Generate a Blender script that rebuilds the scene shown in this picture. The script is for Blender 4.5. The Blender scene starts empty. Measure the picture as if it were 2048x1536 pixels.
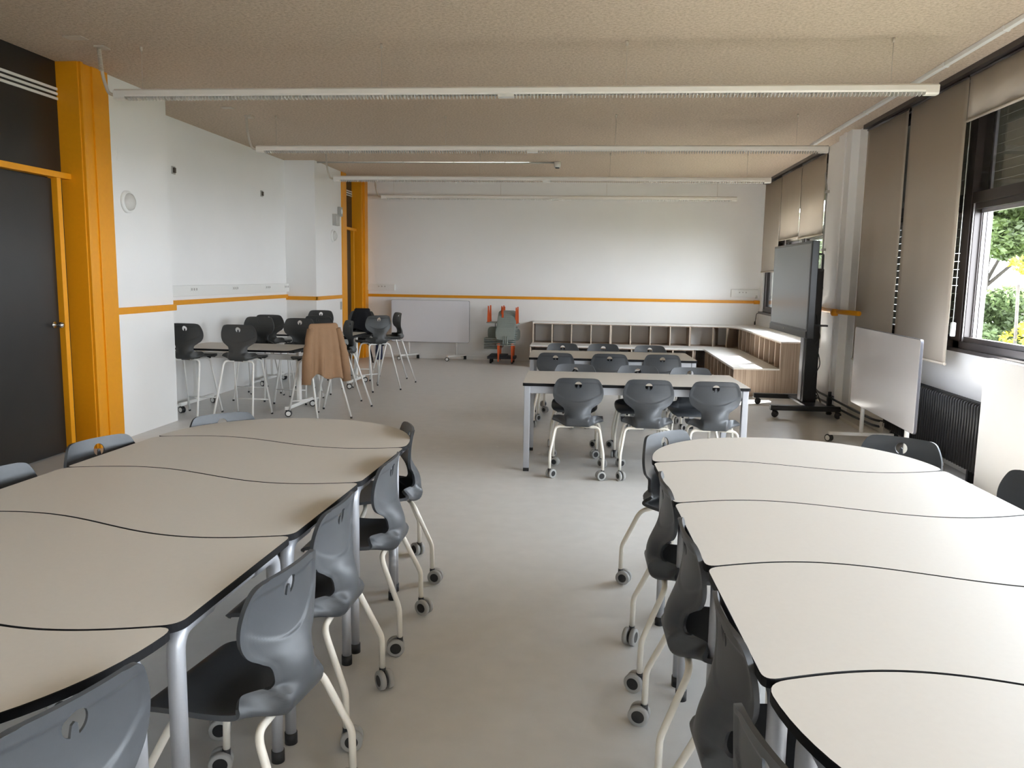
import bpy, bmesh, math, random
import numpy as np
from mathutils import Vector, Matrix

PI = math.pi
scn = bpy.context.scene
COL = scn.collection
random.seed(7)

# ---------------------------------------------------------------- camera
F_PX, YAW, PITCH, ROLL = 1603.28, -0.096702, 0.133180, 0.015810
cam_d = bpy.data.cameras.new('camera')
cam = bpy.data.objects.new('camera', cam_d)
COL.objects.link(cam)
cy, sy, cp, sp = math.cos(YAW), math.sin(YAW), math.cos(PITCH), math.sin(PITCH)
fw = Vector((sy*cp, cy*cp, -sp))
rt = Vector((cy, -sy, 0))
up = rt.cross(fw)
c_, s_ = math.cos(ROLL), math.sin(ROLL)
r2 = c_*rt + s_*up
u2 = -s_*rt + c_*up
m = Matrix((r2, u2, -fw)).transposed().to_4x4()
m.translation = Vector((0, 0, 1.6))
cam.matrix_world = m
cam_d.sensor_fit = 'HORIZONTAL'
cam_d.sensor_width = 36.0
cam_d.lens = 36.0*F_PX/2048
cam_d.clip_start = 0.05
scn.camera = cam

# ---------------------------------------------------------------- light
SKY_STRENGTH, SUN_STRENGTH, EXPOSURE = 9.0, 22.0, 1.60
scn.view_settings.view_transform = 'Standard'
scn.view_settings.look = 'None'
scn.view_settings.gamma = 1.0
scn.view_settings.use_curve_mapping = False
scn.view_settings.exposure = EXPOSURE
scn.cycles.use_denoising = True
scn.cycles.max_bounces = 10
scn.cycles.diffuse_bounces = 7
scn.cycles.transparent_max_bounces = 12
scn.cycles.sample_clamp_indirect = 8.0
scn.cycles.caustics_reflective = False
scn.cycles.caustics_refractive = False
world = bpy.data.worlds.new('world')
scn.world = world
world.use_nodes = True
bg = world.node_tree.nodes['Background']
bg.inputs[0].default_value = (0.85, 0.925, 1.0, 1)
bg.inputs[1].default_value = SKY_STRENGTH
sun_d = bpy.data.lights.new('sun', 'SUN')
sun_d.energy = SUN_STRENGTH
sun_d.angle = 0.012
sun_d.color = (1.0, 0.97, 0.92)
sun = bpy.data.objects.new('sun', sun_d)
COL.objects.link(sun)
sun.rotation_euler = Vector((-0.60, -0.42, -1.0)).to_track_quat('-Z', 'Y').to_euler()
sun.location = (9, 16, 10)


def portal(y0, y1, z0, z1, x=3.26):
    d = bpy.data.lights.new('window_portal', 'AREA')
    d.shape = 'RECTANGLE'
    d.size, d.size_y = z1-z0, y1-y0
    d.cycles.is_portal = True
    o = bpy.data.objects.new('window_portal', d)
    COL.objects.link(o)
    o.location = (x, (y0+y1)/2, (z0+z1)/2)
    o.rotation_euler = (0, PI/2, 0)


portal(-3.32, 7.3, 1.1, 3.2)
portal(11.2, 15.0, 1.1, 2.3, 3.2)


# ---------------------------------------------------------------- materials
def nmat(name, col, rough=0.5, metal=0.0, noise=0.0, nscale=30.0, bump=0.0, bscale=80.0, spec=0.5, coat=0.0):
    mt = bpy.data.materials.new(name)
    mt.use_nodes = True
    nt = mt.node_tree
    b = nt.nodes['Principled BSDF']
    b.inputs['Base Color'].default_value = (*col, 1)
    b.inputs['Roughness'].default_value = rough
    b.inputs['Metallic'].default_value = metal
    b.inputs['Specular IOR Level'].default_value = spec
    b.inputs['Coat Weight'].default_value = coat
    tc = nt.nodes.new('ShaderNodeTexCoord')
    if noise > 0:
        n = nt.nodes.new('ShaderNodeTexNoise')
        n.inputs['Scale'].default_value = nscale
        n.inputs['Detail'].default_value = 4
        nt.links.new(tc.outputs['Object'], n.inputs['Vector'])
        r = nt.nodes.new('ShaderNodeValToRGB')
        r.color_ramp.elements[0].position = 0.3
        r.color_ramp.elements[1].position = 0.7
        r.color_ramp.elements[0].color = (*[c*(1-noise) for c in col], 1)
        r.color_ramp.elements[1].color = (*[min(1, c*(1+noise)) for c in col], 1)
        nt.links.new(n.outputs['Fac'], r.inputs['Fac'])
        nt.links.new(r.outputs['Color'], b.inputs['Base Color'])
    if bump > 0:
        n2 = nt.nodes.new('ShaderNodeTexNoise')
        n2.inputs['Scale'].default_value = bscale
        n2.inputs['Detail'].default_value = 3
        nt.links.new(tc.outputs['Object'], n2.inputs['Vector'])
        bp = nt.nodes.new('ShaderNodeBump')
        bp.inputs['Strength'].default_value = bump
        bp.inputs['Distance'].default_value = 0.01
        nt.links.new(n2.outputs['Fac'], bp.inputs['Height'])
        nt.links.new(bp.outputs['Normal'], b.inputs['Normal'])
    return mt


M = {}
M['wall'] = nmat('painted_wall', (0.85, 0.845, 0.83), 0.42, noise=0.012, nscale=2.0, bump=0.03, bscale=40)
M['floor'] = nmat('vinyl_floor', (0.66, 0.65, 0.63), 0.33, noise=0.035, nscale=9.0, bump=0.015, bscale=300)
M['orange'] = nmat('orange_paint', (0.78, 0.32, 0.006), 0.4, noise=0.02)
M['black_panel'] = nmat('black_panel', (0.016, 0.015, 0.014), 0.30, noise=0.1, nscale=5)
M['laminate'] = nmat('cream_laminate', (0.59, 0.558, 0.512), 0.46, noise=0.012, nscale=60, spec=0.4)
M['edge'] = nmat('black_edge', (0.005, 0.005, 0.006), 0.6, spec=0.2)
M['plastic'] = nmat('charcoal_plastic', (0.052, 0.056, 0.062), 0.42, noise=0.03, nscale=60, bump=0.03, bscale=500)
M['stool_plastic'] = nmat('dark_stool_plastic', (0.040, 0.041, 0.040), 0.5, noise=0.03, nscale=60, bump=0.03, bscale=500)
M['cream_metal'] = nmat('cream_enamel', (0.80, 0.76, 0.68), 0.38, noise=0.01)
M['white_metal'] = nmat('white_enamel', (0.82, 0.81, 0.78), 0.38, noise=0.01)
M['silver'] = nmat('silver_enamel', (0.42, 0.43, 0.46), 0.42, metal=0.35, noise=0.02, nscale=200)
M['black_plastic'] = nmat('black_plastic', (0.012, 0.012, 0.013), 0.5)
M['tyre'] = nmat('grey_tyre', (0.36, 0.36, 0.35), 0.55)
M['white_plastic'] = nmat('white_plastic', (0.80, 0.80, 0.77), 0.45)
M['lamp_body'] = nmat('lamp_white_enamel', (0.78, 0.74, 0.68), 0.4)
M['louvre'] = nmat('lamp_louvre', (0.80, 0.79, 0.76), 0.25, metal=0.3)
M['conduit'] = nmat('beige_conduit', (0.56, 0.50, 0.42), 0.55)
M['blind'] = nmat('roller_blind_fabric', (0.62, 0.55, 0.46), 0.85, noise=0.015, nscale=200, bump=0.05, bscale=700)
M['brown_frame'] = nmat('dark_bronze_aluminium', (0.035, 0.026, 0.024), 0.28, metal=0.3, noise=0.05)
M['grey_track'] = nmat('grey_window_track', (0.42, 0.40, 0.42), 0.35, metal=0.4)
M['dark_track'] = nmat('dark_grey_rim', (0.10, 0.10, 0.12), 0.35, metal=0.3)
M['shutter'] = nmat('green_grey_slats', (0.20, 0.20, 0.15), 0.5, noise=0.05)
M['radiator'] = nmat('black_radiator', (0.012, 0.012, 0.014), 0.38)
M['skirting'] = nmat('beige_trunking', (0.62, 0.59, 0.52), 0.5)
M['whiteboard'] = nmat('whiteboard_enamel', (0.74, 0.73, 0.76), 0.16, noise=0.004, spec=0.6)
M['screen'] = nmat('display_glass', (0.10, 0.115, 0.118), 0.22, spec=0.7)
M['bezel'] = nmat('black_bezel', (0.010, 0.010, 0.011), 0.3)
M['sage'] = nmat('sage_plastic', (0.27, 0.30, 0.27), 0.5, noise=0.03)
M['orange_leg'] = nmat('orange_plastic', (0.62, 0.09, 0.012), 0.45)
M['dolly'] = nmat('dark_dolly', (0.035, 0.036, 0.045), 0.5)
M['bench_top'] = nmat('bench_white_laminate', (0.76, 0.74, 0.70), 0.38, noise=0.01)
M['black_cloth'] = nmat('black_cloth', (0.006, 0.006, 0.009), 0.9, bump=0.3, bscale=60)
M['navy_cloth'] = nmat('navy_lining', (0.012, 0.014, 0.05), 0.8)
M['brown_cloth'] = nmat('tan_brown_cloth', (0.30, 0.175, 0.095), 0.88, noise=0.06, nscale=8, bump=0.25, bscale=120)
M['chrome'] = nmat('chrome', (0.75, 0.75, 0.75), 0.12, metal=1.0)
M['grey_plastic'] = nmat('grey_plastic', (0.42, 0.41, 0.38), 0.5)
M['brown_socket'] = nmat('dark_socket', (0.08, 0.06, 0.045), 0.5)
M['leaf'] = nmat('pine_leaf', (0.055, 0.08, 0.02), 0.6, noise=0.45, nscale=1.2)
M['leaf_light'] = nmat('light_leaf', (0.075, 0.105, 0.04), 0.6, noise=0.35, nscale=1.5)
M['leaf_yellow'] = nmat('yellow_leaf', (0.22, 0.17, 0.01), 0.6, noise=0.2, nscale=4)
M['bark'] = nmat('bark', (0.035, 0.028, 0.022), 0.9, noise=0.3, nscale=8)
M['ground'] = nmat('dry_ground', (0.04, 0.05, 0.022), 0.95, noise=0.3, nscale=0.7)
M['lens'] = nmat('frosted_lens', (0.62, 0.61, 0.58), 0.25)


def wood_mat():
    mt = bpy.data.materials.new('light_grey_oak')
    mt.use_nodes = True
    nt = mt.node_tree
    b = nt.nodes['Principled BSDF']
    tc = nt.nodes.new('ShaderNodeTexCoord')
    mp = nt.nodes.new('ShaderNodeMapping')
    mp.inputs['Scale'].default_value = (60, 60, 1.5)
    n = nt.nodes.new('ShaderNodeTexNoise')
    n.inputs['Scale'].default_value = 1.0
    n.inputs['Detail'].default_value = 6
    r = nt.nodes.new('ShaderNodeValToRGB')
    r.color_ramp.elements[0].position = 0.32
    r.color_ramp.elements[1].position = 0.68
    r.color_ramp.elements[0].color = (0.30, 0.22, 0.165, 1)
    r.color_ramp.elements[1].color = (0.48, 0.375, 0.29, 1)
    nt.links.new(tc.outputs['Object'], mp.inputs['Vector'])
    nt.links.new(mp.outputs['Vector'], n.inputs['Vector'])
    nt.links.new(n.outputs['Fac'], r.inputs['Fac'])
    nt.links.new(r.outputs['Color'], b.inputs['Base Color'])
    b.inputs['Roughness'].default_value = 0.55
    return mt


def ceiling_mat():
    mt = nmat('rough_tan_plaster', (0.60, 0.50, 0.38), 0.95, noise=0.0)
    nt = mt.node_tree
    b = nt.nodes['Principled BSDF']
    tc = nt.nodes.new('ShaderNodeTexCoord')
    v = nt.nodes.new('ShaderNodeTexNoise')
    v.inputs['Scale'].default_value = 42
    v.inputs['Detail'].default_value = 5
    v.inputs['Roughness'].default_value = 0.7
    r = nt.nodes.new('ShaderNodeValToRGB')
    r.color_ramp.elements[0].position = 0.33
    r.color_ramp.elements[0].color = (0.46, 0.36, 0.265, 1)
    r.color_ramp.elements[1].position = 0.60
    r.color_ramp.elements[1].color = (0.66, 0.54, 0.42, 1)
    bp = nt.nodes.new('ShaderNodeBump')
    bp.inputs['Strength'].default_value = 0.9
    bp.inputs['Distance'].default_value = 0.012
    nt.links.new(tc.outputs['Object'], v.inputs['Vector'])
    nt.links.new(v.outputs['Fac'], r.inputs['Fac'])
    nt.links.new(r.outputs['Color'], b.inputs['Base Color'])
    nt.links.new(v.outputs['Fac'], bp.inputs['Height'])
    nt.links.new(bp.outputs['Normal'], b.inputs['Normal'])
    return mt


def glass_mat():
    mt = bpy.data.materials.new('window_glass')
    mt.use_nodes = True
    nt = mt.node_tree
    nt.nodes.clear()
    out = nt.nodes.new('ShaderNodeOutputMaterial')
    mix = nt.nodes.new('ShaderNodeMixShader')
    tr = nt.nodes.new('ShaderNodeBsdfTransparent')
    tr.inputs[0].default_value = (0.95, 0.955, 0.96, 1)
    gl = nt.nodes.new('ShaderNodeBsdfGlossy')
    gl.inputs['Roughness'].default_value = 0.02
    lw = nt.nodes.new('ShaderNodeLayerWeight')
    lw.inputs[0].default_value = 0.5
    pw = nt.nodes.new('ShaderNodeMath')
    pw.operation = 'POWER'
    pw.inputs[1].default_value = 4.5
    ma = nt.nodes.new('ShaderNodeMath')
    ma.operation = 'MULTIPLY_ADD'
    ma.inputs[1].default_value = 0.9
    ma.inputs[2].default_value = 0.03
    nt.links.new(lw.outputs['Facing'], pw.inputs[0])
    nt.links.new(pw.outputs[0], ma.inputs[0])
    nt.links.new(ma.outputs[0], mix.inputs[0])
    nt.links.new(tr.outputs[0], mix.inputs[1])
    nt.links.new(gl.outputs[0], mix.inputs[2])
    nt.links.new(mix.outputs[0], out.inputs[0])
    return mt


def leaf_translucent(mt):
    nt = mt.node_tree
    b = nt.nodes['Principled BSDF']
    out = [n for n in nt.nodes if n.type == 'OUTPUT_MATERIAL'][0]
    t = nt.nodes.new('ShaderNodeBsdfTranslucent')
    src = b.inputs['Base Color'].links[0].from_socket
    nt.links.new(src, t.inputs[0])
    mix = nt.nodes.new('ShaderNodeMixShader')
    mix.inputs[0].default_value = 0.45
    nt.links.new(b.outputs[0], mix.inputs[1])
    nt.links.new(t.outputs[0], mix.inputs[2])
    nt.links.new(mix.outputs[0], out.inputs[0])


for k in ('leaf', 'leaf_light', 'leaf_yellow'):
    leaf_translucent(M[k])
# blinds let a little daylight through the cloth
def blind_translucent(mt):
    nt = mt.node_tree
    b = nt.nodes['Principled BSDF']
    out = [n for n in nt.nodes if n.type == 'OUTPUT_MATERIAL'][0]
    t = nt.nodes.new('ShaderNodeBsdfTranslucent')
    t.inputs[0].default_value = (0.60, 0.52, 0.42, 1)
    mix = nt.nodes.new('ShaderNodeMixShader')
    mix.inputs[0].default_value = 0.22
    nt.links.new(b.outputs[0], mix.inputs[1])
    nt.links.new(t.outputs[0], mix.inputs[2])
    nt.links.new(mix.outputs[0], out.inputs[0])


blind_translucent(M['blind'])
M['wood'] = wood_mat()
M['ceiling'] = ceiling_mat()
M['edge_band'] = nmat('light_edge_band', (0.66, 0.56, 0.46), 0.5)
M['glass'] = glass_mat()


# ---------------------------------------------------------------- mesh helpers
class MB:
    def __init__(self):
        self.v, self.f, self.mi, self.sm = [], [], [], []

    def add(self, verts, faces, mi=0, smooth=False):
        b = len(self.v)
        self.v += [tuple(p) for p in verts]
        self.f += [tuple(i+b for i in f) for f in faces]
        self.mi += [mi]*len(faces)
        self.sm += [smooth]*len(faces)
        return self

    def box(self, x0, x1, y0, y1, z0, z1, mi=0, bev=0.0):
        if bev <= 0:
            vs = [(x, y, z) for x in (x0, x1) for y in (y0, y1) for z in (z0, z1)]
            fs = [(0, 1, 3, 2), (4, 6, 7, 5), (0, 4, 5, 1), (2, 3, 7, 6), (0, 2, 6, 4), (1, 5, 7, 3)]
            return self.add(vs, fs, mi)
        bm = bmesh.new()
        bmesh.ops.create_cube(bm, size=1)
        for v in bm.verts:
            v.co = Vector(((x0+x1)/2+v.co.x*(x1-x0), (y0+y1)/2+v.co.y*(y1-y0), (z0+z1)/2+v.co.z*(z1-z0)))
        bmesh.ops.bevel(bm, geom=list(bm.edges), offset=bev, segments=2, affect='EDGES', profile=0.6)
        bm.verts.index_update()
        self.add([v.co[:] for v in bm.verts], [[v.index for v in f.verts] for f in bm.faces], mi)
        bm.free()
        return self

    def obox(self, c, sx, sy_, sz, rz, mi=0):
        """box of size sx, sy, sz centred at c, turned by rz"""
        ca, sa = math.cos(rz), math.sin(rz)
        vs = []
        for x in (-sx/2, sx/2):
            for y in (-sy_/2, sy_/2):
                for z in (-sz/2, sz/2):
                    vs.append((c[0]+x*ca-y*sa, c[1]+x*sa+y*ca, c[2]+z))
        fs = [(0, 1, 3, 2), (4, 6, 7, 5), (0, 4, 5, 1), (2, 3, 7, 6), (0, 2, 6, 4), (1, 5, 7, 3)]
        return self.add(vs, fs, mi)

    def tube(self, pts, r, n=12, mi=0, cap=True):
        pts = [Vector(p) for p in pts]
        rr = r if isinstance(r, (list, tuple)) else [r]*len(pts)
        rings = []
        ref = None
        for i, p in enumerate(pts):
            if i == 0:
                d = pts[1]-pts[0]
            elif i == len(pts)-1:
                d = pts[-1]-pts[-2]
            else:
                d = (pts[i+1]-p).normalized()+(p-pts[i-1]).normalized()
            d.normalize()
            if ref is None:
                ref = Vector((0, 0, 1)) if abs(d.z) < 0.9 else Vector((1, 0, 0))
            a = (ref - d*ref.dot(d)).normalized()
            ref = a
            b = d.cross(a)
            rings.append([p+(a*math.cos(2*PI*k/n)+b*math.sin(2*PI*k/n))*rr[i] for k in range(n)])
        vs = [v for ring in rings for v in ring]
        fs = []
        for i in range(len(rings)-1):
            for k in range(n):
                fs.append((i*n+k, i*n+(k+1) % n, (i+1)*n+(k+1) % n, (i+1)*n+k))
        self.add(vs, fs, mi, True)
        if cap:
            self.add(rings[0], [tuple(range(n-1, -1, -1))], mi)
            self.add(rings[-1], [tuple(range(n))], mi)
        return self

    def cyl(self, c, axis, r, h, n=20, mi=0, r1=None):
        a = Vector(axis).normalized()
        c = Vector(c)
        return self.tube([c-a*h/2, c+a*h/2], [r, r if r1 is None else r1], n, mi)

    def lathe(self, prof, c=(0, 0, 0), axis='Z', n=24, mi=0):
        vs, fs = [], []
        for (r, h) in prof:
            for k in range(n):
                a = 2*PI*k/n
                x, y, z = r*math.cos(a), r*math.sin(a), h
                if axis == 'X':
                    x, y, z = z, x, y
                elif axis == 'Y':
                    x, y, z = y, z, x
                vs.append((c[0]+x, c[1]+y, c[2]+z))
        for i in range(len(prof)-1):
            for k in range(n):
                fs.append((i*n+k, i*n+(k+1) % n, (i+1)*n+(k+1) % n, (i+1)*n+k))
        return self.add(vs, fs, mi, True)

    def prism(self, poly, z0, z1, mi_top=0, mi_side=0, mi_bot=None):
        n = len(poly)
        vs = [(x, y, z0) for x, y in poly]+[(x, y, z1) for x, y in poly]
        self.add(vs, [tuple(range(n, 2*n))], mi_top)
        self.add(vs, [tuple(range(n-1, -1, -1))], mi_side if mi_bot is None else mi_bot)
        self.add(vs, [(i, (i+1) % n, n+(i+1) % n, n+i) for i in range(n)], mi_side)
        return self

    def sphere(self, c, rx, ry, rz, n=16, mi=0):
        vs, fs = [], []
        h = n//2
        for i in range(h+1):
            t = PI*i/h
            for k in range(n):
                a = 2*PI*k/n
                vs.append((c[0]+rx*math.sin(t)*math.cos(a), c[1]+ry*math.sin(t)*math.sin(a), c[2]+rz*math.cos(t)))
        for i in range(h):
            for k in range(n):
                fs.append((i*n+k, (i+1)*n+k, (i+1)*n+(k+1) % n, i*n+(k+1) % n))
        return self.add(vs, fs, mi, True)

    def mesh(self, name, mats, fix=True):
        me = bpy.data.meshes.new(name)
        me.from_pydata(self.v, [], self.f)
        for mt in (mats if isinstance(mats, (list, tuple)) else [mats]):
            me.materials.append(mt)
        me.polygons.foreach_set('material_index', self.mi)
        me.polygons.foreach_set('use_smooth', self.sm)
        if fix:
            bm = bmesh.new()
            bm.from_mesh(me)
            bmesh.ops.remove_doubles(bm, verts=bm.verts, dist=1e-6)
            bmesh.ops.recalc_face_normals(bm, faces=bm.faces)
            bm.to_mesh(me)
            bm.free()
        return me

    def obj(self, name, mats, parent=None, fix=True, loc=None):
        o = bpy.data.objects.new(name, self.mesh(name, mats, fix))
        COL.objects.link(o)
        if parent is not None:
            o.parent = parent
        if loc is not None:
            o.location = loc
        return o


def rpath(pts, rad, n=6):
    """polyline with its inner corners rounded"""
    pts = [Vector(p) for p in pts]
    rad = rad if isinstance(rad, (list, tuple)) else [rad]*len(pts)
    out = [pts[0]]
    for i in range(1, len(pts)-1):
        p = pts[i]
        a, b = pts[i-1]-p, pts[i+1]-p
        r = min(rad[i], a.length*0.48, b.length*0.48)
        A, B = p+a.normalized()*r, p+b.normalized()*r
        for k in range(n+1):
            t = k/n
            out.append(A*(1-t)**2+p*2*t*(1-t)+B*t*t)
    out.append(pts[-1])
    return out


def thing(name, label, cat, loc=(0, 0, 0), rz=0, group=None):
    o = bpy.data.objects.new(name, None)
    COL.objects.link(o)
    o.empty_display_size = 0.1
    o.location = loc
    o.rotation_euler = (0, 0, rz)
    o['label'] = label
    o['category'] = cat
    if group:
        o['group'] = group
    return o


def tag(o, label, cat, group=None):
    o['label'] = label
    o['category'] = cat
    if group:
        o['group'] = group
    return o


def struct(name, mb, mats, label=None):
    o = mb.obj(name, mats)
    o['kind'] = 'structure'
    if label:
        o['label'] = label
    return o


def sgroup(name, loc=(0, 0, 0)):
    o = bpy.data.objects.new(name, None)
    COL.objects.link(o)
    o.location = loc
    o['kind'] = 'structure'
    return o


def children(o):
    return [c for c in bpy.data.objects if c.parent == o]


KIDS = {}


def copy_tree(src, parent=None):
    c = src.copy()
    COL.objects.link(c)
    c.parent = parent
    if src.name not in KIDS:
        KIDS[src.name] = children(src)
    for k in KIDS[src.name]:
        copy_tree(k, c)
    return c


# ================================================================ ROOM SHELL
CZ = 3.355
YF = 15.30
XR = 3.20
struct('floor', MB().box(-5.2, 3.35, -3.6, YF+0.1, -0.1, 0), M['floor'], 'pale grey vinyl floor')
struct('ceiling', MB().box(-5.2, 3.5, -3.6, YF+0.1, CZ, CZ+0.12), M['ceiling'], 'rough tan plaster ceiling')
struct('wall_far', MB().box(-5.2, 3.45, YF, YF+0.1, 0, CZ), M['wall'])
struct('wall_back', MB().box(-5.2, 3.45, -3.6, -3.5, 0, CZ), M['wall'])
struct('wall_left', MB().box(-5.0, -4.87, 7.0, 13.8, 0, CZ).box(-5.0, -4.415, -3.5, 3.2, 0, CZ)
       .box(-5.0, -4.62, 3.2, 7.0, 0, CZ).box(-5.0, -4.62, 13.8, YF, 0, CZ), M['wall'])
struct('wall_left_pier', MB().box(-4.87, -4.415, 7.10, 8.15, 0, CZ), M['wall'], 'white pier beside the near black door')
struct('wall_left_pier', MB().box(-4.87, -4.378, 12.52, 13.86, 0, CZ), M['wall'], 'white pier beside the far black door')

# right wall: below the sills, piers, lintel
struct('wall_right', MB().box(XR, 3.3, -3.5, 9.70, 0, 1.04)
       .box(3.10, 3.3, 11.2, YF, 0, 1.04)
       .box(3.10, 3.3, 15.10, YF, 1.04, CZ)
       .box(3.14, 3.3, -3.5, 9.70, 3.30, CZ).box(3.12, 3.3, 11.2, 15.1, 3.30, CZ)
       .box(3.05, 3.3, 9.70, 11.2, 0, CZ), M['wall'])
struct('wall_right_pier', MB().box(2.957, 3.05, 9.95, 10.45, 0, CZ).box(2.94, 2.957, 10.14, 10.22, 0, CZ),
       M['wall'], 'white pier with a raised strip between the window bays')
struct('wall_right_panel', MB().box(3.05, XR, -3.5, 6.52, 0, 1.03), M['wall'], 'white panel boxing in the wall under the near windows')
struct('baseboard_right', MB().box(2.93, 3.05, 8.6, 11.0, 0, 0.045, bev=0.006).box(3.04, 3.20, 8.5, 9.7, 0.0, 0.16), M['skirting'])
struct('baseboard_far', MB().box(-4.3, -1.2, YF-0.012, YF, 0, 0.07), M['wall'])

# orange rails
rz0, rz1 = 1.185, 1.245
struct('trim_1', MB().box(-4.415, -4.385, 7.10, 8.17, 1.188, 1.252, bev=0.008), M['orange'], 'orange dado rail on the near pier')
struct('trim_2', MB().box(-4.87, -4.84, 8.15, 12.52, 1.205, 1.262, bev=0.008), M['orange'], 'orange dado rail along the left wall')
struct('trim_3', MB().box(-4.87, -4.35, 12.49, 12.52, 1.175, 1.235, bev=0.006).box(-4.378, -4.35, 12.49, 13.86, 1.175, 1.235, bev=0.006),
       M['orange'], 'orange dado rail around the far pier')
struct('trim_4', MB().box(-4.32, 3.10, YF-0.03, YF, 1.175, 1.228, bev=0.006), M['orange'], 'orange dado rail along the far wall')
t5 = MB().tube(rpath([(3.07, 11.25, 1.245), (3.0, 10.9, 1.245), (2.93, 10.45, 1.245), (2.93, 9.95, 1.245), (3.02, 9.45, 1.245)], 0.05), 0.028, 12)
struct('trim_5', t5, M['orange'], 'orange rail across the right pier')
struct('trim_6', MB().cyl((2.905, 9.97, 1.235), (1, 0, 0), 0.042, 0.06, 20).sphere((2.875, 9.97, 1.235), 0.02, 0.04, 0.04),
       M['orange'], 'round orange end knob on the rail of the right pier')
struct('trim_7', MB().cyl((3.04, YF-0.03, 1.20), (1, 0, 0), 0.035, 0.10, 16), M['orange'], 'orange rail joint in the far right corner')


# ---------------------------------------------------------------- doors in the left wall
def door_bay(name, label, yA, yB, xp, post_w, near):
    """black panelled door between orange posts; the bay runs from yA to yB, panel plane at xp"""
    g = sgroup(name)
    g['label'] = label
    zt = 2.30 if near else 2.33
    MB().box(xp-0.02, xp, yA, yB, zt+0.11, CZ).obj('transom_panel', M['black_panel'], g)
    st = MB()  # three thin white strips across the transom panel
    for z in (3.125, 3.085, 3.045):
        st.box(xp, xp+0.012, yA, yB, z-0.011, z+0.011, bev=0.003)
    st.obj('vent_slat', M['white_plastic'], g)
    MB().box(xp, xp+0.09, yA, yB, zt+0.07, zt+0.12, bev=0.004).obj('transom_bar', M['orange'], g)
    MB().box(xp-0.02, xp, yA, yB, 0, zt+0.07).obj('backing_panel', M['black_panel'], g)
    jy = yB-0.13
    MB().box(xp, xp+0.085, jy-0.055, jy, 0, zt+0.07, bev=0.004).obj('door_jamb', M['orange'], g)
    if near:
        MB().box(xp, xp+0.07, jy-1.05, jy-1.0, 0, zt+0.07, bev=0.004).obj('door_jamb', M['orange'], g)
        MB().box(xp, xp+0.035, jy-0.998, jy-0.058, 0.012, zt+0.06, bev=0.003).obj('door_panel', M['black_panel'], g)
        kb = MB().lathe([(0.0, 0.0), (0.028, 0.0), (0.028, 0.008), (0.012, 0.012), (0.010, 0.045), (0.022, 0.052), (0.028, 0.068), (0.022, 0.084), (0.0, 0.088)],
                        (xp+0.035, jy-0.13, 1.13), 'X', 20)
        kb.obj('door_knob', M['chrome'], g)
    else:
        MB().box(xp, xp+0.03, yA+0.02, jy-0.058, 0.012, zt+0.06, bev=0.003).obj('door_panel', M['black_panel'], g)
        MB().sphere((xp+0.06, yA+0.10, 1.13), 0.03, 0.022, 0.022).obj('door_knob', M['chrome'], g)
    return g


door_bay('door_1', 'black door with orange frame and chrome knob, nearest on the left', 3.2, 6.70, -4.60, 0.3, True)
door_bay('door_2', 'black door in an orange frame at the far left corner', 14.10, 15.02, -4.54, 0.2, False)
struct('trim_8', MB().box(-4.62, -4.40, 6.70, 6.90, 0, CZ, bev=0.006).box(-4.62, -4.375, 6.71, 6.745, 0, CZ, bev=0.004)
       .box(-4.62, -4.385, 6.88, 7.11, 0, CZ, bev=0.006), M['orange'], 'tall orange post beside the near black door')
struct('trim_9', MB().box(-4.55, -4.36, 13.86, 14.12, 0, CZ, bev=0.006), M['orange'], 'orange post on the left of the far door')
struct('trim_10', MB().box(-4.60, -4.35, 15.02, 15.10, 0, CZ, bev=0.006).box(-4.60, -4.31, 15.10, YF, 0, CZ, bev=0.006),
       M['orange'], 'orange post between the far door and the far wall')

# ================================================================ WINDOWS
bays = [9.66, 8.48, 7.30, 6.12, 4.94, 3.76, 2.58, 1.40, 0.22, -0.96, -2.14, -3.32]


def window(n, y0, y1, x, shut_lo, open_sash=False, z0=1.04, z1=3.30):
    g = sgroup('window_%d' % n)
    fr = MB()
    fr.box(x-0.04, x+0.08, y0, y1, z0, z0+0.07)
    fr.box(x-0.04, x+0.08, y0, y1, z1-0.06, z1)
    fr.box(x-0.04, x+0.08, y0, y0+0.06, z0, z1)
    fr.box(x-0.04, x+0.08, y1-0.06, y1, z0, z1)
    fr.box(x-0.035, x+0.08, y0, y1, 2.27, 2.36)
    fr.obj('window_frame', M['brown_frame'], g)
    sa = MB()
    for (a, b) in ((y0+0.06, y0+0.10), (y1-0.10, y1-0.06)):
        sa.box(x-0.02, x+0.035, a, b, z0+0.07, 2.27)
    sa.box(x-0.02, x+0.035, y0+0.10, y1-0.10, z0+0.07, z0+0.11)
    sa.box(x-0.02, x+0.035, y0+0.10, y1-0.10, 2.22, 2.27)
    sa.obj('sash', M['brown_frame'], g)
    tr = MB()
    tr.box(x+0.035, x+0.06, y1-0.135, y1-0.11, z0+0.07, 2.27)
    tr.box(x-0.03, x-0.02, y1-0.09, y1-0.08, z0+0.07, 2.27)
    tr.box(x+0.03, x+0.06, y0+0.10, y1-0.10, 2.19, 2.22)
    tr.obj('sash_track', M['grey_track'], g)
    MB().box(x+0.02, x+0.026, y0+0.06, y1-0.06, 2.36, z1-0.06).obj('transom_pane', M['glass'], g)
    if not open_sash:
        MB().box(x+0.0, x+0.006, y0+0.10, y1-0.10, z0+0.11, 2.22).obj('pane', M['glass'], g)
    if shut_lo is not None:
        sl = MB()
        z = z1-0.04
        while z > shut_lo:
            sl.box(x+0.12, x+0.128, y0+0.0, y1-0.0, z-0.0714, z)
            z -= 0.073
        sl.box(x+0.11, x+0.14, y1-0.03, y1, shut_lo-0.05, z1)
        sl.obj('shutter_slats', M['shutter'], g)
    return g


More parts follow.
